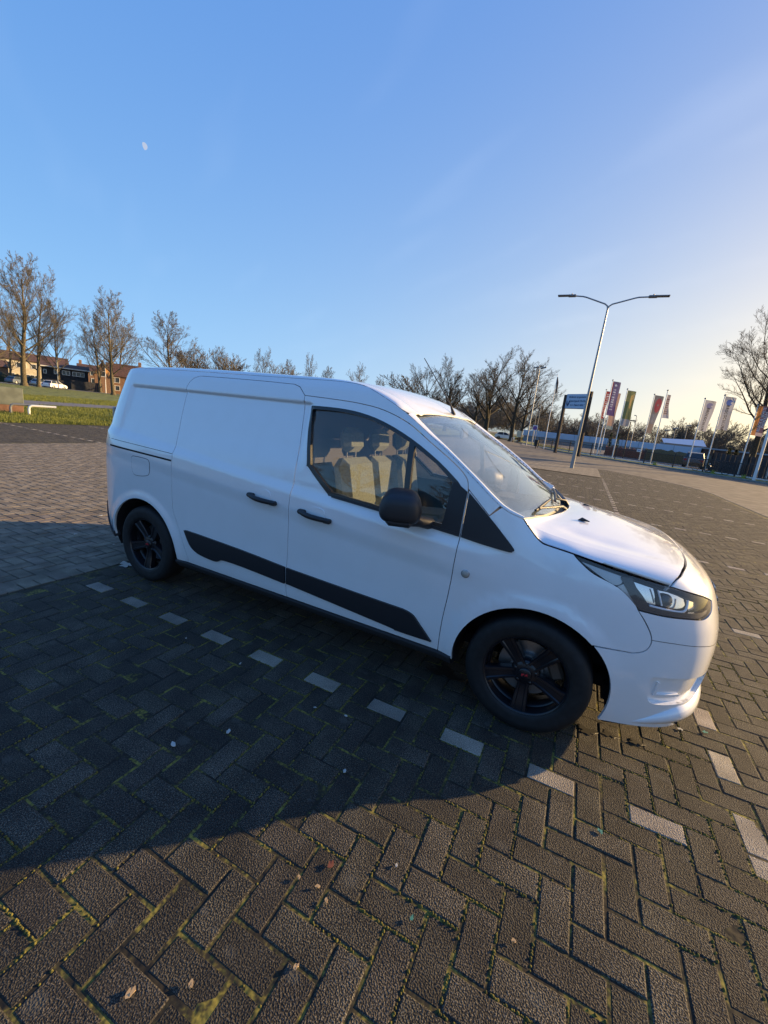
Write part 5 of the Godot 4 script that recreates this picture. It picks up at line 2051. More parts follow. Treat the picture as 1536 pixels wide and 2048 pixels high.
	for k in back.size():
		var e: Array = back[k]
		plant(spread if k % 2 else spread2, "roadside_tree", "tree", "%s of the bare trees across the road behind the photographer" % ["second", "third", "fourth", "fifth", "last", "first"][k], "roadside trees behind the photographer", Vector3(e[0], 0, e[1]), k * 1.9, e[2], 1.0)
	var hb := MB.new()
	var rows := []
	for k in 121:
		var x := -70.0 + k
		var hgt := 2.6 + 1.1 * sin(k * .9) * sin(k * .23 + 1.0) + .5 * hash01(k, 3)
		rows.append([Vector3(x, -.1, 47.2 + .4 * hash01(k, 1)), Vector3(x, hgt * .5, 46.8 + .8 * hash01(k, 2)), Vector3(x, hgt, 48.0 + .4 * hash01(k, 5)), Vector3(x, hgt * .5, 50.0), Vector3(x, -.1, 50.0)])
	hb.grid(rows, Vector3(0, .3, -1))
	var hedge := put(hb, "hedge", M.hedge_dark)
	hedge.set_meta("label", "long dark hedge across the road behind the photographer")
	hedge.set_meta("category", "hedge")
	for p: Node3D in [upright, upright2, spread, spread2, gnarly, bush]:
		p.free()


func left_side() -> void:
	# tarmac path across the grass
	var pb := MB.new()
	var rows := []
	for k in 41:
		var z := 60.0 - k * 5.0
		var row := []
		for e: float in [-31.4, -30.1, -28.9, -27.6]:
			var x := e + (z + 13.0) * .13
			row.append(Vector3(x, field_height(x, z) + .035, z))
		rows.append(row)
	pb.grid(rows, Vector3.UP)
	setting(pb, "path", M.path_asphalt)
	# far road with parked cars
	pb = MB.new()
	rows = []
	for k in 41:
		var z := 60.0 - k * 5.0
		var row := []
		for e: float in [-97.0, -94.0, -91.0, -88.5]:
			var x := e + (z + 42.0) * -.42
			row.append(Vector3(x, field_height(x, z) + .03, z))
		rows.append(row)
	pb.grid(rows, Vector3.UP)
	setting(pb, "far_road", M.path_asphalt)
	# grass blades along the near edge of the field
	var tuft := MB.new()
	var r := RandomNumberGenerator.new()
	r.seed = 12
	for k in 14:
		var a := r.randf() * TAU
		var o := Vector3(r.randf_range(-.09, .09), 0, r.randf_range(-.09, .09))
		var h := r.randf_range(.05, .12)
		var s := Vector3(cos(a), 0, sin(a)) * .006
		var tip := o + Vector3(r.randf_range(-.04, .04), h, r.randf_range(-.04, .04))
		var nn := s.cross(Vector3.UP).normalized()
		var c := Color(.09, .13, .02).lerp(Color(.22, .22, .05), r.randf())
		var i0 := tuft.v.size()
		tuft.face([o - s, o + s, tip], (nn + Vector3.UP * .6).normalized())
		for q in range(i0, tuft.v.size()):
			tuft.c.append(c)
	var mm := MultiMesh.new()
	mm.transform_format = MultiMesh.TRANSFORM_3D
	mm.mesh = tuft.mesh()
	var spots := []
	for k in 26000:
		var d := pow(r.randf(), 1.7)
		var x := -15.35 - d * 26.0
		var z := r.randf_range(-24.0, 6.0) - d * 8.0
		var px := x - (z + 13.0) * .13
		if px < -27.3 and px > -31.6:
			continue
		spots.append(Transform3D(Basis(Vector3.UP, r.randf() * TAU).scaled(Vector3.ONE * r.randf_range(.7, 1.5)), Vector3(x, field_height(x, z), z)))
	mm.instance_count = spots.size()
	for k in spots.size():
		mm.set_instance_transform(k, spots[k])
	var mo := MultiMeshInstance3D.new()
	mo.multimesh = mm
	mo.material_override = M.grass_blade
	mo.name = "grass"
	mo.set_meta("kind", "stuff")
	mo.set_meta("label", "short sunlit grass of the field on the left")
	mo.set_meta("category", "grass")
	add_child(mo)

	# painted dashes of the far bays on the left come from the paving; low board with bent rails
	var bd := thing("low_board", "low grey-green board with a rusty foot at the left edge", "board", Vector3(-20.1, 0, -6.9))
	bd.rotation.y = deg_to_rad(68.0)
	mottled("board_green", Color(.12, .135, .11), Color(.17, .19, .155), .8, .8, 71, 128)
	mottled("board_rust", Color(.20, .10, .055), Color(.27, .15, .09), .9, 1.5, 72, 128)
	var b := MB.new()
	b.cbox(Vector3(-2.4, .74, 0), Vector3(4.9, .76, .10), .01)
	put(b, "panel", M.board_green, bd)
	b = MB.new()
	b.cbox(Vector3(-2.4, .17, .0), Vector3(4.86, .38, .085), .01)
	put(b, "foot", M.board_rust, bd)
	for e: Array in [[.25, -20.4, -7.9, "bent white tube rail standing out past the low board"], [-.75, -20.3, -6.75, "bent dark tube rail in front of the low board"]]:
		var t := thing("tube_rail", e[3], "rail", Vector3(-19.0, 0, -6.65) if e[0] > 0 else Vector3(-19.35, 0, -6.15), deg_to_rad(68.0), "bent tube rails by the low board")
		var m := MB.new()
		m.tube([Vector3(0, -.2, 0), Vector3(0, .30, 0), Vector3(.03, .40, 0), Vector3(.12, .45, 0), Vector3(.95, .46, 0)], [.05], 10)
		put(m, "tube", M.white_paint if e[0] > 0 else M.lamp_grey, t)

	# houses
	var y0 := .4
	house("cream_house", "long house with cream upper storey and red-brown roof", Vector3(-136.5, y0, -51.0), Vector3(-130.5, y0, -65.0), 9.0, 6.0, 8.0, M.cream_wall, M.roof_tile, [[1.5, 3.2, 3.9, 5.2, 2], [4.4, 6.4, 3.9, 5.2, 2], [7.4, 9.4, 3.9, 5.2, 2], [10.6, 12.8, 3.9, 5.2, 2], [2.0, 4.0, 1.0, 2.4, 2], [6.0, 9.0, 1.0, 2.4, 3]], true, .2)
	house("dark_house", "dark clad house with white framed windows and white fascia", Vector3(-110.4, y0, -49.3), Vector3(-106.5, y0, -57.0), 8.0, 4.5, 5.6, M.dark_clad, M.roof_tile, [[.35, .95, 2.9, 3.8, 1], [2.25, 2.75, 3.0, 4.0, 1], [3.7, 5.2, 3.0, 4.0, 2], [5.6, 7.9, 3.0, 4.0, 3]], true, -1.0, {"fascia": 1})
	house("red_house", "red-brown house with pale dormer right of the dark house", Vector3(-129.5, y0, -67.0), Vector3(-127.0, y0, -71.6), 8.0, 5.6, 7.2, M.brick_wall, M.roof_tile, [[.5, 2.2, 4.2, 5.3, 2], [2.7, 4.6, 4.2, 5.3, 2], [2.9, 4.4, 2.0, 3.4, 1]], true, .1)
	house("gable_house", "brown brick house with a gable end close to the van", Vector3(-101.5, y0, -55.6), Vector3(-99.9, y0, -58.5), 12.0, 4.2, 7.2, M.brick_wall, M.roof_tile, [[1.0, 2.2, 3.6, 4.8, 1]], false)
	house("terrace_house", "brick house with long tiled roof and chimney behind the van edge", Vector3(-103.0, y0, -59.2), Vector3(-97.0, y0, -68.5), 9.0, 4.4, 7.3, M.brick_wall, M.roof_tile, [[.6, 2.6, 2.6, 3.9, 2], [.6, 2.6, .8, 2.0, 2], [4.0, 6.0, 2.6, 3.9, 2]], true, .62)
	house("brick_house", "sunlit brick house end at the far left edge", Vector3(-118.6, y0, -40.5), Vector3(-117.2, y0, -46.1), 8.0, 3.4, 4.8, M.brick_wall, M.roof_tile, [[1.0, 2.6, 1.2, 2.4, 2]], true, .5)
	# garden screen and hedges
	for e: Array in [["garden_fence", "black garden fence in front of the dark house", Vector3(-99.2, y0, -49.5), Vector3(-96.6, y0, -54.4), 2.0, M.dark_clad, "fence"], ["garden_fence", "dark garden screen left of the white hatchback's roof", Vector3(-103.5, y0, -46.2), Vector3(-101.0, y0, -50.4), 1.7, M.dark_clad, "fence"]]:
		var o := thing(e[0], e[1], e[6], e[2])
		var l := Vector2(e[3].x - e[2].x, e[3].z - e[2].z).length()
		o.basis = frame_of(e[2], e[3])
		var n := int(l / .35)
		for k in n:
			var m := MB.new()
			m.cbox(Vector3((k + .5) * l / n, e[4] * .5, 0), Vector3(l / n - .012, e[4], .03), .004)
			put(m, "plank", e[5], o)
	var hd := MB.new()
	rows = []
	for k in 31:
		var t := k / 30.0
		var p := Vector3(lerpf(-118.0, -104.0, t), y0, lerpf(-37.0, -47.0, t))
		var hg := 1.5 + .3 * sin(k * 1.3) + .4 * hash01(k, 9)
		rows.append([p + Vector3(1.0, -.4, .6), p + Vector3(.9 + .3 * hash01(k, 2), hg * .6, .5), p + Vector3(0, hg, 0), p + Vector3(-.9, hg * .5, -.5), p + Vector3(-1, -.4, -.6)])
	hd.grid(rows, Vector3(.8, .4, .4))
	var h2 := put(hd, "hedge", M.hedge_dark)
	h2.set_meta("label", "low dark hedge behind the tallest left tree")
	h2.set_meta("category", "hedge")

	var white := sm("car_white", Color(.78, .78, .77), .25)
	white.clearcoat_enabled = true
	var blue := sm("car_blue", Color(.05, .08, .13), .25)
	blue.clearcoat_enabled = true
	var silver := sm("car_silver", Color(.35, .37, .40), .3, .4)
	silver.clearcoat_enabled = true
	car("parked_car", "white hatchback parked on the far road by the trees", Vector3(-91.4, y0 - .02, -42.6), PI / 2 + atan2(1.65, 3.4), white)
	car("parked_car", "dark blue car parked behind the tallest left tree", Vector3(-101.5, y0, -41.2), PI / 2 + .4, blue)
	car("parked_car", "silver car parked behind the second left tree", Vector3(-100.0, y0, -44.6), PI / 2 + .4, silver)
	# street lamps of the far road
	for e: Array in [["street_lamp", "thin grey lamp post between tree and white hatchback", Vector3(-84.9, y0, -40.05), 5.2, ""], ["flag_post", "short white flagpole in front of the gabled brick house", Vector3(-91.9, y0, -52.4), 5.6, "flag"]]:
		var o := thing(e[0], e[1], "lamp post" if e[4] == "" else "flagpole", e[2])
		var m := MB.new()
		m.tube([Vector3(0, -.3, 0), Vector3(0, e[3], 0)], [.075, .05], 8)
		put(m, "post", M.galvanised if e[4] == "" else M.white_paint, o)
		m = MB.new()
		if e[4] == "":
			m.cbox(Vector3(.25, e[3], 0), Vector3(.6, .10, .22), .03)
			put(m, "lamp_head", M.lamp_grey, o)
		else:
			o.rotation.y = 1.05
			var k2 := {"w": .9, "w2": .55, "h": 1.1, "fold": .12, "ph": 1.0}
			var rws := []
			for q in 9:
				var row := []
				for j in 7:
					row.append(Vector3(.05, e[3] - .4, 0) + wave(j / 6.0, q / 8.0, k2) + Vector3(0, -.5 * j / 6.0, 0))
				rws.append(row)
			m.grid(rws, Vector3(0, 0, 1))
			put(m, "cloth", sm("orange_cloth", Color(.55, .28, .10), .9), o)


func post(called: String, label: String, category: String, at: Vector3, h: float, r0: float, r1: float, mat: Material, group := "") -> Node3D:
	var o := thing(called, label, category, at, 0.0, group)
	var m := MB.new()
	m.tube([Vector3(0, -.3, 0), Vector3(0, h, 0)], [r0, r1], 10)
	put(m, "post", mat, o)
	return o


func right_side() -> void:
	# kerb and verge along the far side of the road
	var line := [Vector2(-27, -112), Vector2(-14, -88), Vector2(-6, -67), Vector2(-1.7, -53.0), Vector2(.3, -48.6), Vector2(2.4, -46.3), Vector2(4.7, -43.9), Vector2(7.2, -41.9), Vector2(9.3, -40.2), Vector2(11.1, -38.3), Vector2(12.9, -36.3), Vector2(14.6, -34.1), Vector2(19, -28.3), Vector2(25, -21)]
	var fine := []
	for k in line.size() - 1:
		var n := maxi(1, int(line[k].distance_to(line[k + 1]) / 1.0))
		for j in n:
			fine.append(line[k].lerp(line[k + 1], float(j) / n))
	var kb := MB.new()
	var vb := []
	for k in fine.size() - 1:
		var a: Vector2 = fine[k]
		var b: Vector2 = fine[k + 1]
		var m := (a + b) * .5
		var ang := atan2(-(b.y - a.y), b.x - a.x)
		kb.cbox(Vector3(m.x, .0, m.y), Vector3(a.distance_to(b) - .008, .24, .14), .015, Basis(Vector3.UP, ang))
		var nn := Vector2(b.y - a.y, -(b.x - a.x)).normalized()
		vb.append([Vector3(a.x, .085, a.y) + Vector3(nn.x, 0, nn.y) * .07, Vector3(a.x, .11, a.y) + Vector3(nn.x, 0, nn.y) * .9, Vector3(a.x, .09, a.y) + Vector3(nn.x, 0, nn.y) * 2.2, Vector3(a.x, .02, a.y) + Vector3(nn.x, 0, nn.y) * 7.0])
	setting(kb, "kerb", M.kerb_stone)
	var b2 := MB.new()
	b2.grid(vb, Vector3.UP)
	setting(b2, "verge", M.grass)
	# car park beyond the fence
	sheet([Vector2(-6, -58), Vector2(3, -50.5), Vector2(14, -41.5), Vector2(22, -33), Vector2(60, -20), Vector2(70, -100), Vector2(-12, -100)], .03, "car_park", M.path_asphalt)

	# black bar fence
	var f := thing("bar_fence", "black bar fence running along the verge on the right", "fence", Vector3(0, 0, -50))
	var o := Vector3(0, 0, 50)
	var pts := [Vector2(-3.6, -56.5), Vector2(-1.6, -53.0), Vector2(.6, -50.3), Vector2(2.9, -48.1), Vector2(5.2, -45.9), Vector2(7.6, -44.0), Vector2(9.7, -42.2), Vector2(11.6, -40.4), Vector2(13.3, -38.5), Vector2(15.2, -36.2), Vector2(17.1, -33.8), Vector2(19.0, -31.3)]
	for k in pts.size():
		var m := MB.new()
		m.cbox(o + Vector3(pts[k].x, .66, pts[k].y), Vector3(.10, 1.36, .10), .008)
		put(m, "post", M.black_metal, f)
	for k in pts.size() - 1:
		var a: Vector2 = pts[k]
		var b: Vector2 = pts[k + 1]
		for y: float in [.28, 1.16]:
			var m := MB.new()
			m.tube([o + Vector3(a.x, y, a.y), o + Vector3(b.x, y, b.y)], [.03], 6)
			put(m, "rail", M.black_metal, f)
		var m := MB.new()
		var n := int(a.distance_to(b) / .125)
		for j in range(1, n):
			var q := a.lerp(b, float(j) / n)
			m.box(o + Vector3(q.x, .70, q.y), Vector3(.03, .95, .03))
		var bars_o := put(m, "bars", M.black_metal, f)
		bars_o.set_meta("kind", "stuff")
	# white kerb line behind the fence
	var wb := MB.new()
	for k in pts.size() - 1:
		var a: Vector2 = pts[k] + Vector2(.8, -1.6)
		var b: Vector2 = pts[k + 1] + Vector2(.8, -1.6)
		wb.cbox(Vector3((a.x + b.x) * .5, .10, (a.y + b.y) * .5), Vector3(a.distance_to(b), .16, .2), .02, Basis(Vector3.UP, atan2(-(b.y - a.y), b.x - a.x)))
	setting(wb, "white_kerb", M.white_paint)
	var nb := thing("notice", "small blue and white notice on the black fence", "sign", Vector3(7.05, 0, -44.35), -.72)
	var m0 := MB.new()
	m0.cbox(Vector3(0, 1.22, .05), Vector3(.42, .27, .02), .004)
	put(m0, "plate", M.white_paint, nb)
	m0 = MB.new()
	m0.box(Vector3(-.02, 1.24, .063), Vector3(.26, .10, .004))
	put(m0, "print", sm("notice_blue", Color(.08, .18, .45), .5), nb)

	# the tall double lamp post
	var lp := thing("lamp_post", "tall grey lamp post with two arms standing on the pale apron", "lamp post", Vector3(2.23, 0, -22.6))
	var m := MB.new()
	m.tube([Vector3(0, -.2, 0), Vector3(.02, 1.5, 0), Vector3(.035, 1.55, 0), Vector3(.15, 8.34, 0)], [.105, .098, .075, .045], 14)
	put(m, "post", M.galvanised, lp)
	for e: Array in [[[Vector3(.15, 8.28, 0), Vector3(.11, 8.42, 0), Vector3(-.02, 8.52, 0), Vector3(-.95, 8.84, .05), Vector3(-1.12, 8.88, .06), Vector3(-1.5, 8.91, .09)], -1.0], [[Vector3(.15, 8.28, 0), Vector3(.19, 8.40, 0), Vector3(.32, 8.50, 0), Vector3(1.30, 8.77, 0), Vector3(1.46, 8.80, 0), Vector3(1.9, 8.81, 0)], 1.0]]:
		m = MB.new()
		m.tube(e[0], [.042, .038, .036, .034, .034, .034], 10)
		var arm := put(m, "arm", M.galvanised, lp)
		m = MB.new()
		var tip: Vector3 = e[0][5]
		var sg: float = e[1]
		m.cbox(tip + Vector3(sg * .16, .01, 0), Vector3(.40, .10, .24), .03)
		m.cbox(tip + Vector3(sg * .56, .02, 0), Vector3(.62, .055, .28), .02)
		m.tube([tip + Vector3(sg * .18, .06, 0), tip + Vector3(sg * .18, .12, 0)], [.035], 8)
		put(m, "lamp_head", M.lamp_grey, arm)

	# welcome board
	var sa := Vector3(-.47, 0, -44.87)
	var sb := Vector3(1.87, 0, -42.98)
	var si := thing("welcome_sign", "pale blue welcome board between two dark wooden posts", "sign", sa)
	si.basis = frame_of(sa, sb)
	var l := sa.distance_to(sb)
	for e: Array in [[0.0, 5.95], [l, 6.25]]:
		m = MB.new()
		m.cbox(Vector3(e[0], e[1] * .5 - .15, 0), Vector3(.30, e[1] + .3, .22), .02)
		put(m, "post", M.dark_wood, si)
	m = MB.new()
	m.cbox(Vector3(l * .5, 5.32, .02), Vector3(l - .31, 1.40, .06), .01)
	var pn := put(m, "panel", sm("sign_blue", Color(.40, .52, .66), .5), si)
	m = MB.new()
	m.box(Vector3(l * .5, 4.59, .02), Vector3(l - .31, .06, .08))
	put(m, "lower_edge", M.lamp_grey, pn)
	var ink := sm("sign_ink", Color(.03, .06, .13), .6)
	for e: Array in [["Welkom op gemeentelijk", 5.72, .22], ["Sportpark Puttweg", 5.33, .26], ["v.v. Zwart-Wit '63", 4.94, .25]]:
		var tm := TextMesh.new()
		tm.text = e[0]
		tm.font_size = 32
		tm.pixel_size = e[2] / 32.0
		tm.depth = .01
		var sf := SystemFont.new()
		sf.font_names = PackedStringArray(["Droid Sans"])
		sf.font_weight = 700
		tm.font = sf
		var to := put(tm, "lettering", ink, pn)
		to.position = Vector3(l * .60, e[1], .056)
	m = MB.new()
	m.prism(PackedVector2Array([Vector2(-.2, .28), Vector2(-.10, .25), Vector2(-.05, .02), Vector2(0, -.10), Vector2(.05, .02), Vector2(.10, .25), Vector2(.2, .28), Vector2(.19, .0), Vector2(.12, -.20), Vector2(0, -.30), Vector2(-.12, -.20), Vector2(-.19, .0)]), .01, Transform3D(Basis(), Vector3(.46, 5.10, .055)))
	put(m, "emblem", ink, pn)

	# flags
	var ph := 0
	var cloth := func(stops: Array) -> Image:
		ph += 1
		return bands(stops, 40 + ph)
	var red: Image = bands([[0, Color(.35, .06, .05)]], 41)
	bars(red, .3, .85, .08, .95, 13, Color(.75, .70, .66), 3)
	flag("banner", "narrow red flag with white lettering, leftmost of the row", Vector3(3.1, 0, -51), 7.3, {"top": 7.18, "w": .46, "w2": .42, "h": 2.95, "fold": .12, "ph": .4, "turn": -.7, "print": red})
	var pur: Image = bands([[0, Color(.20, .15, .24)], [.72, Color(.16, .10, .22)]], 42)
	pur.fill_rect(Rect2i(0, 0, 9, 150), Color(.32, .08, .07).linear_to_srgb())
	blot(pur, .45, .10, .16, .035, Color(.72, .70, .70))
	bars(pur, .28, .62, .20, .86, 9, Color(.62, .60, .66), 5)
	flag("banner", "tall purple flag with white marks, highest of the row", Vector3(3.5, 0, -47), 7.85, {"top": 7.77, "w": .72, "w2": .70, "h": 3.35, "fold": .10, "ph": 1.3, "print": pur})
	var pea: Image = bands([[0, Color(.50, .34, .25)], [.9, Color(.30, .36, .34)]], 43)
	flag("banner", "peach flag showing below the purple one", Vector3(3.85, 0, -53), 7.4, {"top": 7.3, "w": .74, "w2": .62, "h": 4.1, "fold": .10, "ph": 2.2, "print": pea})
	var oli: Image = bands([[0, Color(.24, .24, .10)], [.80, Color(.42, .38, .37)]], 44)
	blot(oli, .62, .30, .12, .20, Color(.60, .40, .14))
	blot(oli, .85, .16, .10, .10, Color(.58, .42, .18))
	flag("banner", "olive green flag with a yellow streak and pale foot", Vector3(4.95, 0, -46), 6.95, {"top": 6.87, "w": .74, "w2": .74, "h": 3.4, "fold": .13, "ph": 3.0, "print": oli})
	var rd: Image = bands([[0, Color(.26, .23, .21)], [.48, Color(.27, .26, .27)], [.75, Color(.30, .24, .20)]], 45)
	blot(rd, .60, .25, .38, .19, Color(.42, .10, .10))
	blot(rd, .60, .24, .10, .03, Color(.30, .25, .22))
	bars(rd, .35, .55, .50, .72, 8, Color(.50, .50, .50), 8)
	flag("banner", "tapering grey flag with a large red disc", Vector3(7.58, 0, -48.8), 6.9, {"top": 6.86, "w": .80, "w2": .42, "h": 3.75, "fold": .08, "ph": .8, "print": rd})
	var chk: Image = bands([[0, Color(.55, .45, .40)], [.86, Color(.50, .47, .50)]], 46)
	bars(chk, .1, .8, .15, .84, 8, Color(.26, .18, .16), 9)
	flag("banner", "small crumpled white and brown flag on a bare pole", Vector3(8.2, 0, -44.7), 6.9, {"top": 6.55, "w": .34, "w2": .46, "h": 2.1, "fold": .16, "ph": 2.0, "turn": -.3, "print": chk})
	var brown := sm("flag_brown", Color(.10, .07, .06), .8)
	for e: Array in [[Vector3(10.97, 0, -43.35), 6.25, 6.16, .78, .60, 2.6, "white flag with faded blue emblem, left of the matching pair", .6, Color(.30, .28, .42)], [Vector3(12.05, 0, -42.1), 6.5, 6.43, .74, .66, 2.68, "white flag with bright blue emblem, right of the matching pair", 2.6, Color(.14, .20, .48)]]:
		var wf: Image = bands([[0, Color(.60, .56, .53)]], 47)
		blot(wf, .50, .16, .30, .095, e[8])
		blot(wf, .78, .165, .16, .035, Color(.60, .56, .53))
		flag("banner", e[6], e[0], e[1], {"top": e[2], "w": e[3], "w2": e[4], "h": e[5], "fold": .09, "ph": e[7], "print": wf, "text": [{"s": "BROCOCULUM", "size": .30, "x": .46, "y": .62, "dir": 1.0, "mat": brown}]})
	var org: Image = bands([[0, Color(.17, .10, .12)], [.88, Color(.55, .42, .38)]], 48)
	org.fill_rect(Rect2i(0, 0, 24, 256), Color(.62, .27, .08).linear_to_srgb())
	org.fill_rect(Rect2i(10, 4, 5, 200), Color(.40, .14, .03).linear_to_srgb())
	var pale := sm("flag_pale", Color(.70, .64, .62), .8)
	flag("banner", "orange and dark flag with white lettering before the old tree", Vector3(13.8, 0, -39.7), 5.7, {"top": 5.66, "w": .72, "w2": .66, "h": 2.25, "fold": .05, "ph": 1.0, "print": org, "text": [{"s": "BLACK & WHITE", "size": .25, "x": .54, "y": .44, "dir": -1.0, "mat": pale}, {"s": "PAINTERS", "size": .27, "x": .84, "y": .44, "dir": -1.0, "mat": pale}]})
	# furled flag and plain poles
	var ff := post("furled_flag", "tall thin pole with a furled dark flag left of the welcome board", "flagpole", Vector3(-2.65, 0, -54.7), 9.3, .06, .03, M.white_paint)
	m = MB.new()
	m.tube([Vector3(.06, 8.9, 0), Vector3(.16, 8.2, 0), Vector3(.20, 7.6, 0), Vector3(.22, 6.95, 0)], [.03, .13, .11, .09], 7)
	put(m, "cloth", sm("dark_cloth", Color(.07, .06, .06), .9), ff)
	post("plain_pole", "thick white pole at the right edge of the picture", "pole", Vector3(13.75, 0, -35.6), 7.5, .10, .07, M.white_paint)
	post("plain_pole", "thin white pole behind the thick one at the right edge", "pole", Vector3(14.9, 0, -37.4), 6.5, .06, .04, M.white_paint)
	var fl := post("floodlight_mast", "mast with two floodlights before the dark trees", "lamp post", Vector3(-5.7, 0, -60.4), 10.6, .09, .05, M.galvanised)
	for e: Array in [[-.45, .3], [.5, -.2]]:
		m = MB.new()
		m.cbox(Vector3(e[0], 10.75, 0), Vector3(.75, .16, .35), .04, Basis(Vector3.BACK, .25))
		put(m, "floodlight", M.lamp_grey, fl)
	post("plain_pole", "left of two thin poles behind the parking sign", "pole", Vector3(-5.8, 0, -66.4), 7.0, .05, .035, M.lamp_grey)
	post("plain_pole", "right of two thin poles behind the parking sign", "pole", Vector3(-5.6, 0, -68.4), 7.1, .05, .035, M.lamp_grey)
	var ns := post("parking_sign", "square sign with a blue no-parking disc on the verge", "sign", Vector3(-3.9, 0, -52.5), 2.7, .045, .045, M.galvanised)
	ns.rotation.y = -.1
	m = MB.new()
	m.cbox(Vector3(.05, 2.45, .06), Vector3(.60, .66, .02), .004)
	put(m, "plate", M.white_paint, ns)
	var zx := Basis(Vector3.RIGHT, Vector3(0, 0, 1), Vector3(0, -1, 0))
	m = MB.new()
	m.lathe([Vector2(.26, .0), Vector2(.26, .006), Vector2(.0001, .006)], 28, Transform3D(zx, Vector3(.05, 2.45, .072)))
	put(m, "red_disc", sm("sign_red", Color(.38, .05, .08), .5), ns)
	m = MB.new()
	m.lathe([Vector2(.20, .0), Vector2(.20, .006), Vector2(.0001, .006)], 28, Transform3D(zx, Vector3(.05, 2.45, .079)))
	put(m, "blue_disc", sm("sign_blue_disc", Color(.06, .08, .36), .5), ns)
	m = MB.new()
	m.box(Vector3(.05, 2.45, .088), Vector3(.42, .06, .006), Basis(Vector3(0, 0, 1), -.78))
	put(m, "red_bar", M.sign_red, ns)
	# far lamps
	var tl := post("square_lamp", "black post with a flat lamp head beyond the olive flag", "lamp post", Vector3(6.2, 0, -51.9), 4.2, .07, .06, M.black_metal)
	m = MB.new()
	m.cbox(Vector3(.05, 4.32, 0), Vector3(.75, .09, .75), .02)
	put(m, "lamp_head", M.black_metal, tl)
	var ck := post("crook_lamp", "tall thin lamp with a hooked head beyond the flags", "lamp post", Vector3(9.2, 0, -91.8), 7.0, .09, .06, M.galvanised)
	m = MB.new()
	m.tube([Vector3(0, 6.9, 0), Vector3(0, 7.2, 0), Vector3(-.15, 7.35, 0), Vector3(-.45, 7.36, 0)], [.06, .06, .06, .10], 7)
	put(m, "lamp_head", M.lamp_grey, ck)
	var masts := [[21.2, -145.9, 7.2, "left of three far floodlight masts on the horizon"], [23.1, -145.7, 7.9, "middle of three far floodlight masts on the horizon"], [25.8, -145.3, 8.9, "right and tallest of three far floodlight masts on the horizon"]]
	for e: Array in masts:
		var ms := post("far_mast", e[3], "lamp post", Vector3(e[0], 0, e[1]), e[2], .12, .09, M.lamp_grey, "far floodlight masts")
		m = MB.new()
		m.cbox(Vector3(.1, e[2] + .1, 0), Vector3(1.5, .3, .5), .05, Basis(Vector3.BACK, .2))
		put(m, "floodlight", M.lamp_grey, ms)
	# conifers
	var cm := sm("conifer", Color(.016, .026, .014), .95)
	var spots := [[5.6, -92.0, 3.7, "left of two dark pointed conifers beyond the olive flag"], [6.9, -92.5, 3.6, "right of two dark pointed conifers beyond the olive flag"], [22.2, -81.0, 2.9, "left of two small conifers behind the pair of white flags"], [23.0, -80.6, 2.7, "right of two small conifers behind the pair of white flags"]]
	for e: Array in spots:
		var ct := thing("conifer", e[3], "tree", Vector3(e[0], 0, e[1]), 0.0, "dark pointed conifers")
		m = MB.new()
		m.tube([Vector3(0, -.2, 0), Vector3(0, e[2] * .9, 0)], [.10, .02], 6)
		put(m, "trunk", M.bark_dark, ct)
		m = MB.new()
		var r := RandomNumberGenerator.new()
		r.seed = int(e[0] * 10.0)
		for k in 420:
			var t := pow(r.randf(), .8)
			var th := r.randf() * TAU
			var rad := (1.0 - t) * .55 + .05
			var q := Vector3(cos(th) * rad * r.randf_range(.5, 1.0), .25 + t * (e[2] - .25), sin(th) * rad * r.randf_range(.5, 1.0))
			var d := Vector3(cos(th), .5, sin(th)).normalized()
			var sd := d.cross(Vector3.UP).normalized() * .09
			m.face([q - sd, q + sd, q + d * .34], (d + Vector3.UP * .5).normalized())
		put(m, "crown", cm, ct)
	# long low sheds beyond the car park
	var shed := thing("low_shed", "long low shed with pale blue roof edge beyond the car park", "shed", Vector3(-13, 0, -106))
	m = MB.new()
	m.box(Vector3(18, .6, -4), Vector3(36, 1.4, 8))
	put(m, "wall", M.grey_sheet, shed)
	m = MB.new()
	m.cbox(Vector3(18, 2.0, -4), Vector3(36.4, 1.35, 8.4), .05)
	put(m, "roof_edge", M.pale_sheet, shed)
	for k in 11:
		m = MB.new()
		m.box(Vector3(1.6 + k * 3.3, 2.0, .22), Vector3(.07, 1.34, .04))
		put(m, "seam", M.grey_sheet, shed)
	shed = thing("low_shed", "brown low building right of the pale blue shed", "shed", Vector3(23.5, 0, -104))
	m = MB.new()
	m.box(Vector3(14, 1.2, -4), Vector3(28, 2.8, 8))
	put(m, "wall", M.roof_tile, shed)
	m = MB.new()
	m.cbox(Vector3(14, 2.75, -4), Vector3(28.5, .3, 8.6), .04)
	put(m, "roof_edge", M.grey_sheet, shed)
	var gh := thing("grey_hall", "grey pitched hall low on the horizon right of the flags", "hall", Vector3(18.5, 0, -122))
	m = MB.new()
	m.box(Vector3(4, 1.6, -5), Vector3(8, 3.6, 10))
	put(m, "wall", M.grey_sheet, gh)
	m = MB.new()
	m.flat([Vector3(-.4, 3.3, .4), Vector3(8.4, 3.3, .4), Vector3(8.4, 4.9, -5), Vector3(-.4, 4.4, -5)])
	put(m, "roof", M.pale_sheet, gh)
	# hedge with red-brown winter leaves, dark screen, brown shrubs
	for e: Array in [["hedge", "red-brown hedge behind the fence under the olive flag", "hedge", Vector3(4.5, 0, -62), Vector3(14.5, 0, -58), 1.25, mottled("hedge_red", Color(.10, .035, .02), Color(.24, .09, .05), .95, .6, 81, 128, .1, 5.0)], ["hedge", "brown clipped hedge behind the parked dark car", "hedge", Vector3(9.0, 0, -60), Vector3(24, 0, -54), 1.5, mottled("hedge_brown", Color(.06, .045, .02), Color(.15, .115, .05), .95, .6, 82, 128, .1, 5.0)]]:
		var hb := MB.new()
		var rows := []
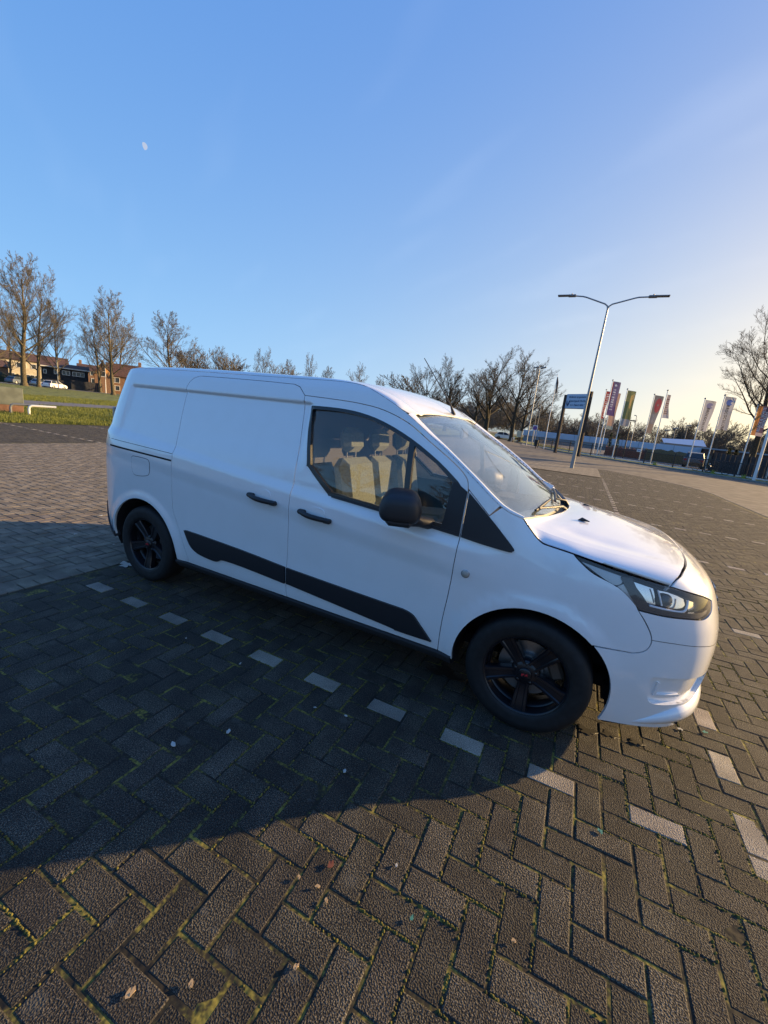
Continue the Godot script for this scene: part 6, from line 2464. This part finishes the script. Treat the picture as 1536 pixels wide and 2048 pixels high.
		for k in 41:
			var t := k / 40.0
			var q: Vector3 = e[3].lerp(e[4], t)
			var hg: float = e[5] * (.9 + .2 * hash01(k, 7))
			rows.append([q + Vector3(-.1, -.1, .5), q + Vector3(0, hg * .6, .45 + .15 * hash01(k, 4)), q + Vector3(0, hg, .2 * hash01(k, 2)), q + Vector3(0, hg * .8, -.5), q + Vector3(0, -.1, -.5)])
		hb.grid(rows, Vector3(0, .4, 1))
		var ho := put(hb, e[0], e[6])
		ho.set_meta("label", e[1])
		ho.set_meta("category", e[2])
	var sc := thing("screen_fence", "dark slatted screen fence before the old tree on the right", "fence", Vector3(12.4, 0, -42.6))
	sc.basis = frame_of(Vector3(12.4, 0, -42.6), Vector3(20.4, 0, -34.6))
	for k in 30:
		m = MB.new()
		m.cbox(Vector3(.19 + k * .38, .88, 0), Vector3(.35, 1.76, .04), .005)
		put(m, "slat", M.dark_clad, sc)
	for k in 5:
		m = MB.new()
		m.cbox(Vector3(.05 + k * 2.8, .98, .07), Vector3(.10, 1.96, .10), .008)
		put(m, "post", M.black_metal, sc)
	# cars and bikes beyond the fence
	var black := sm("car_black", Color(.012, .012, .014), .22)
	black.clearcoat_enabled = true
	car("parked_car", "black car parked behind the bar fence", Vector3(12.6, .03, -50.2), 1.35, black, 1.6)
	car("parked_car", "white car parked beneath the dark trees", Vector3(-14.5, .05, -90.0), .25, M.car_white)
	car("parked_car", "blue car parked left of the white one beneath the dark trees", Vector3(-19.5, .05, -89.0), .25, M.car_blue)
	for e: Array in [[Vector3(11.6, .09, -40.9), -.75, "dark bicycle leaning by the fence below the left white flag", false], [Vector3(12.5, .09, -39.9), -.60, "dark bicycle with white guard by the fence post", true]]:
		bicycle(e[0], e[1], e[2], e[3])
	# board and hurdle on the verge by the trees
	var cb := post("notice_board", "cream notice board on the verge beside the right-hand trunk", "sign", Vector3(-8.4, 0, -70.0), 1.9, .05, .05, M.dark_wood)
	m = MB.new()
	m.cbox(Vector3(0, 1.5, .06), Vector3(.75, 1.0, .04), .01)
	put(m, "panel", M.cream_wall, cb)
	var hu := thing("white_hurdle", "low white bar frame on the verge by the notice board", "barrier", Vector3(-9.6, 0, -70.4))
	m = MB.new()
	m.tube([Vector3(0, -.1, 0), Vector3(0, .75, 0), Vector3(1.1, .75, 0), Vector3(1.1, -.1, 0)], [.035], 6)
	put(m, "frame", M.white_paint, hu)
	m = MB.new()
	m.tube([Vector3(0, .4, 0), Vector3(1.1, .4, 0)], [.03], 6)
	put(m, "bar", M.white_paint, hu)
	var bn := thing("litter_bin", "dark litter bin at the verge below the parking sign", "bin", Vector3(-3.3, 0, -51.6))
	m = MB.new()
	m.lathe([Vector2(.0001, .25), Vector2(.20, .25), Vector2(.24, 1.0), Vector2(.25, 1.05), Vector2(.22, 1.06), Vector2(.0001, 1.02)], 18)
	put(m, "drum", M.black_metal, bn)
	m = MB.new()
	m.tube([Vector3(0, -.1, 0), Vector3(0, .3, 0)], [.05], 8)
	put(m, "post", M.black_metal, bn)
	# bright tufts on the verge
	var tuft := MB.new()
	var r3 := RandomNumberGenerator.new()
	r3.seed = 77
	for k in 60:
		var a := r3.randf() * TAU
		var q := Vector3(cos(a), 0, sin(a)) * r3.randf_range(0, .22)
		var s := Vector3(-sin(a), 0, cos(a)) * .018
		var tip := q * 1.8 + Vector3(0, r3.randf_range(.15, .38), 0)
		tuft.face([q - s, q + s, tip], (Vector3(cos(a), .6, sin(a))).normalized())
	var tm2 := tuft.mesh()
	var tg := sm("tuft", Color(.26, .30, .04), .9)
	for e: Array in [[Vector3(8.3, .1, -41.9), "bright grass tuft on the verge left of the black car"], [Vector3(11.9, .1, -38.6), "bright grass tuft on the kerb below the right white flag"], [Vector3(13.5, .1, -36.9), "bright grass tuft on the kerb before the screen fence"]]:
		var t := thing("grass_tuft", e[1], "plant", e[0], e[0].x, "bright tufts on the verge")
		put(tm2, "leaves", tg, t)


func bicycle(at: Vector3, turn: float, label: String, guard: bool) -> void:
	var o := thing("bicycle", label, "bicycle", at, turn, "bicycles by the fence")
	var zx := Basis(Vector3.RIGHT, Vector3(0, 0, 1), Vector3(0, -1, 0))
	for x: float in [-.53, .53]:
		var m := MB.new()
		var ring := []
		for k in 25:
			var th := TAU * k / 24.0
			ring.append(Vector3(x + cos(th) * .33, .34 + sin(th) * .33, 0))
		m.tube(ring, [.022], 6, false)
		for k in 8:
			var th := TAU * k / 8.0
			m.tube([Vector3(x, .34, 0), Vector3(x + cos(th) * .32, .34 + sin(th) * .32, 0)], [.005], 3, false)
		put(m, "wheel", M.tyre, o)
	var f := MB.new()
	f.tube([Vector3(-.53, .34, 0), Vector3(-.05, .30, 0), Vector3(.38, .78, 0), Vector3(.53, .34, 0)], [.022], 6)
	f.tube([Vector3(-.05, .30, 0), Vector3(-.22, .86, 0)], [.022], 6)
	f.tube([Vector3(-.18, .72, 0), Vector3(.36, .74, 0)], [.02], 6)
	f.tube([Vector3(.38, .78, 0), Vector3(.34, 1.02, 0)], [.018], 6)
	put(f, "frame", M.black_metal, o)
	var h := MB.new()
	h.tube([Vector3(.18, 1.03, -.28), Vector3(.34, 1.05, -.12), Vector3(.34, 1.05, .12), Vector3(.18, 1.03, .28)], [.015], 6)
	put(h, "handlebar", M.black_metal, o)
	var s := MB.new()
	s.cbox(Vector3(-.24, .90, 0), Vector3(.26, .06, .16), .02)
	put(s, "saddle", M.black_metal, o)
	if guard:
		var g := MB.new()
		g.cbox(Vector3(-.62, .62, 0), Vector3(.06, .34, .06), .01, Basis(Vector3.BACK, .3))
		put(g, "rear_guard", M.white_paint, o)


func litter() -> void:
	# dead leaves, petals and chips lying on the bricks: at x, z, size, kind
	var leaf_m := [sm("leaf_tan", Color(.42, .30, .16), .9), sm("leaf_pale", Color(.46, .46, .42), .9), sm("leaf_red", Color(.16, .05, .03), .9), sm("chip_green", Color(.05, .22, .18), .6)]
	var where := [[1.86, 1.73, .026, 1, "round pale leaf in the near part of the van's shadow"], [1.72, 1.92, .030, 1, "torn pale leaf lowest in the van's shadow"], [2.45, 1.62, .018, 1, "small pale flake just inside the shadow edge"], [2.10, 1.36, .016, 1, "small pale flake left of the seventh white brick"], [1.50, 1.30, .014, 1, "tiny pale flake below the fourth white brick"], [1.02, 1.30, .013, 1, "tiny pale flake below the third white brick"], [2.27, 1.32, .016, 1, "pale double flake below the sixth white brick"], [2.62, 1.98, .024, 2, "curled dark red leaf just outside the shadow edge"], [2.62, 2.06, .014, 0, "middle one of three tan husks below the shadow edge"], [2.67, 2.08, .014, 0, "right one of three tan husks below the shadow edge"], [2.55, 2.07, .014, 0, "left one of three tan husks below the shadow edge"], [2.69, 2.26, .016, 0, "upright tan husk below the row of three husks"], [2.35, 2.52, .024, 0, "long tan husk near the lower left corner"], [2.47, 2.43, .016, 0, "tan husk on a joint right of the long husk"], [2.84, 2.33, .013, 0, "orange husk low in the middle of the bricks"], [3.48, 1.30, .022, 3, "blue-green chip above the last white bricks"], [4.03, .27, .024, 3, "blue-green chip right of the bumper"], [3.90, .33, .024, 1, "long pale flake right below the bumper lip"], [2.82, 1.86, .013, 1, "tiny pale flake on sunlit bricks by the shadow"], [3.23, 1.87, .013, 0, "lone tan husk on the lower right bricks"], [2.93, 1.98, .014, 3, "blue-green chip low in the middle of the bricks"], [-2.1, .05, .04, 1, "white scrap on the tan road beyond the shadow"], [-1.0, .55, .024, 1, "pale flake on the tan road by the rear wheel"], [-1.55, .62, .028, 1, "pale flake farther out on the shaded tan road"]]
	var r := RandomNumberGenerator.new()
	r.seed = 91
	for k in where.size():
		var e: Array = where[k]
		var m := MB.new()
		var n := 9
		var ring := []
		for j in n:
			var th := TAU * j / n
			var rad: float = e[2] * r.randf_range(.35, .55)
			ring.append(Vector3(cos(th) * rad * 1.3, .0025 + .004 * r.randf() + .006 * cos(th * 2.0) * cos(th * 2.0), sin(th) * rad * .8))
		for j in n:
			var j2 := (j + 1) % n
			var a: Vector3 = ring[j]
			var b: Vector3 = ring[j2]
			m.face([Vector3(0, .006, 0), a, b], Vector3.UP)
			m.face([Vector3(0, .0035, 0), a - Vector3(0, .002, 0), b - Vector3(0, .002, 0)], Vector3.DOWN)
			m.face([a, b, b - Vector3(0, .002, 0), a - Vector3(0, .002, 0)], Vector3(a.x + b.x, 0, a.z + b.z).normalized())
		var o := put(m, "fallen_leaf" if e[3] != 3 else "glass_chip", leaf_m[e[3]])
		o.position = Vector3(e[0], .002, e[1])
		o.rotation.y = r.randf() * TAU
		o.set_meta("label", e[4])
		o.set_meta("category", "leaf" if e[3] != 3 else "chip")
		o.set_meta("group", "scraps and dead leaves on the bricks")
	# damp spots under the front bumper and the puddle by the rear wheel
	var wet := sm("wet_brick", Color(.009, .008, .006), .6)
	for e: Array in [[3.42, .66, .05, "dark damp spot behind the front wheel under the bumper"], [3.53, .62, .04, "dark damp spot left of centre under the bumper corner"], [3.66, .60, .035, "dark damp spot right below the bumper corner"], [2.58, .62, .10, "dark damp patch under the sill before the front wheel"]]:
		splat("damp_spot", e[3], "stain", Vector3(e[0], .0042, e[1]), e[2], wet, int(e[0] * 100))
	var pool := sm("puddle_water", Color(.02, .022, .025), .03)
	splat("puddle", "small puddle mirroring the sky beside the rear wheel", "puddle", Vector3(-.42, .005, .78), .085, pool, 4)
	splat("puddle", "smaller puddle on the tan road behind the rear wheel", "puddle", Vector3(-.66, .005, .55), .07, pool, 9)


func splat(called: String, label: String, category: String, at: Vector3, rad: float, mat: Material, sd: int) -> void:
	var m := MB.new()
	var n := 40
	var ring := []
	for j in n:
		var th := TAU * j / n
		var q := rad * (.62 + .25 * sin(th * 3.0 + sd) + .16 * sin(th * 7.0 + sd * 2.0) + .12 * hash01(j, sd))
		ring.append(Vector3(cos(th) * q * 1.25, 0, sin(th) * q * .8))
	for j in n:
		m.face([Vector3.ZERO, ring[j], ring[(j + 1) % n]], Vector3.UP)
		m.face([ring[j], ring[(j + 1) % n], ring[(j + 1) % n] * 1.03 - Vector3(0, .004, 0), ring[j] * 1.03 - Vector3(0, .004, 0)], (Vector3(ring[j].x, rad, ring[j].z)).normalized())
	var o := put(m, called, mat)
	o.position = at
	o.set_meta("label", label)
	o.set_meta("category", category)


func sky_things() -> void:
	# the half moon: only its sunlit half shows through the bright air
	var d := Vector3(-.759, .396, -.518).normalized()
	var at := EYE + d * 1500.0
	var m := MB.new()
	var view := -d
	var lit := SUN_TO - d * SUN_TO.dot(d)
	lit = (lit.normalized() * .90 + view * .42).normalized()
	var side := lit.cross(d).normalized()
	var third := lit.cross(side).normalized()
	var rows := []
	for k in 9:
		var th := PI * .5 * k / 8.0
		var row := []
		for j in 25:
			var ph := TAU * j / 24.0
			row.append((lit * cos(th) + (side * cos(ph) + third * sin(ph)) * sin(th)) * 7.6)
		rows.append(row)
	for k in 8:
		for j in 24:
			var a: Vector3 = rows[k][j]
			m.face([rows[k][j], rows[k][j + 1], rows[k + 1][j + 1], rows[k + 1][j]], (a + rows[k + 1][j + 1]).normalized())
	var mm := sm("moon_face", Color(0, 0, 0), 1.0)
	mm.emission_enabled = true
	mm.emission = Color(.80, .86, .97)
	mm.emission_energy_multiplier = .36
	mm.metallic_specular = 0.0
	var o := put(m, "moon", mm)
	o.position = at
	o.set_meta("label", "pale half moon high in the blue sky on the left")
	o.set_meta("category", "moon")
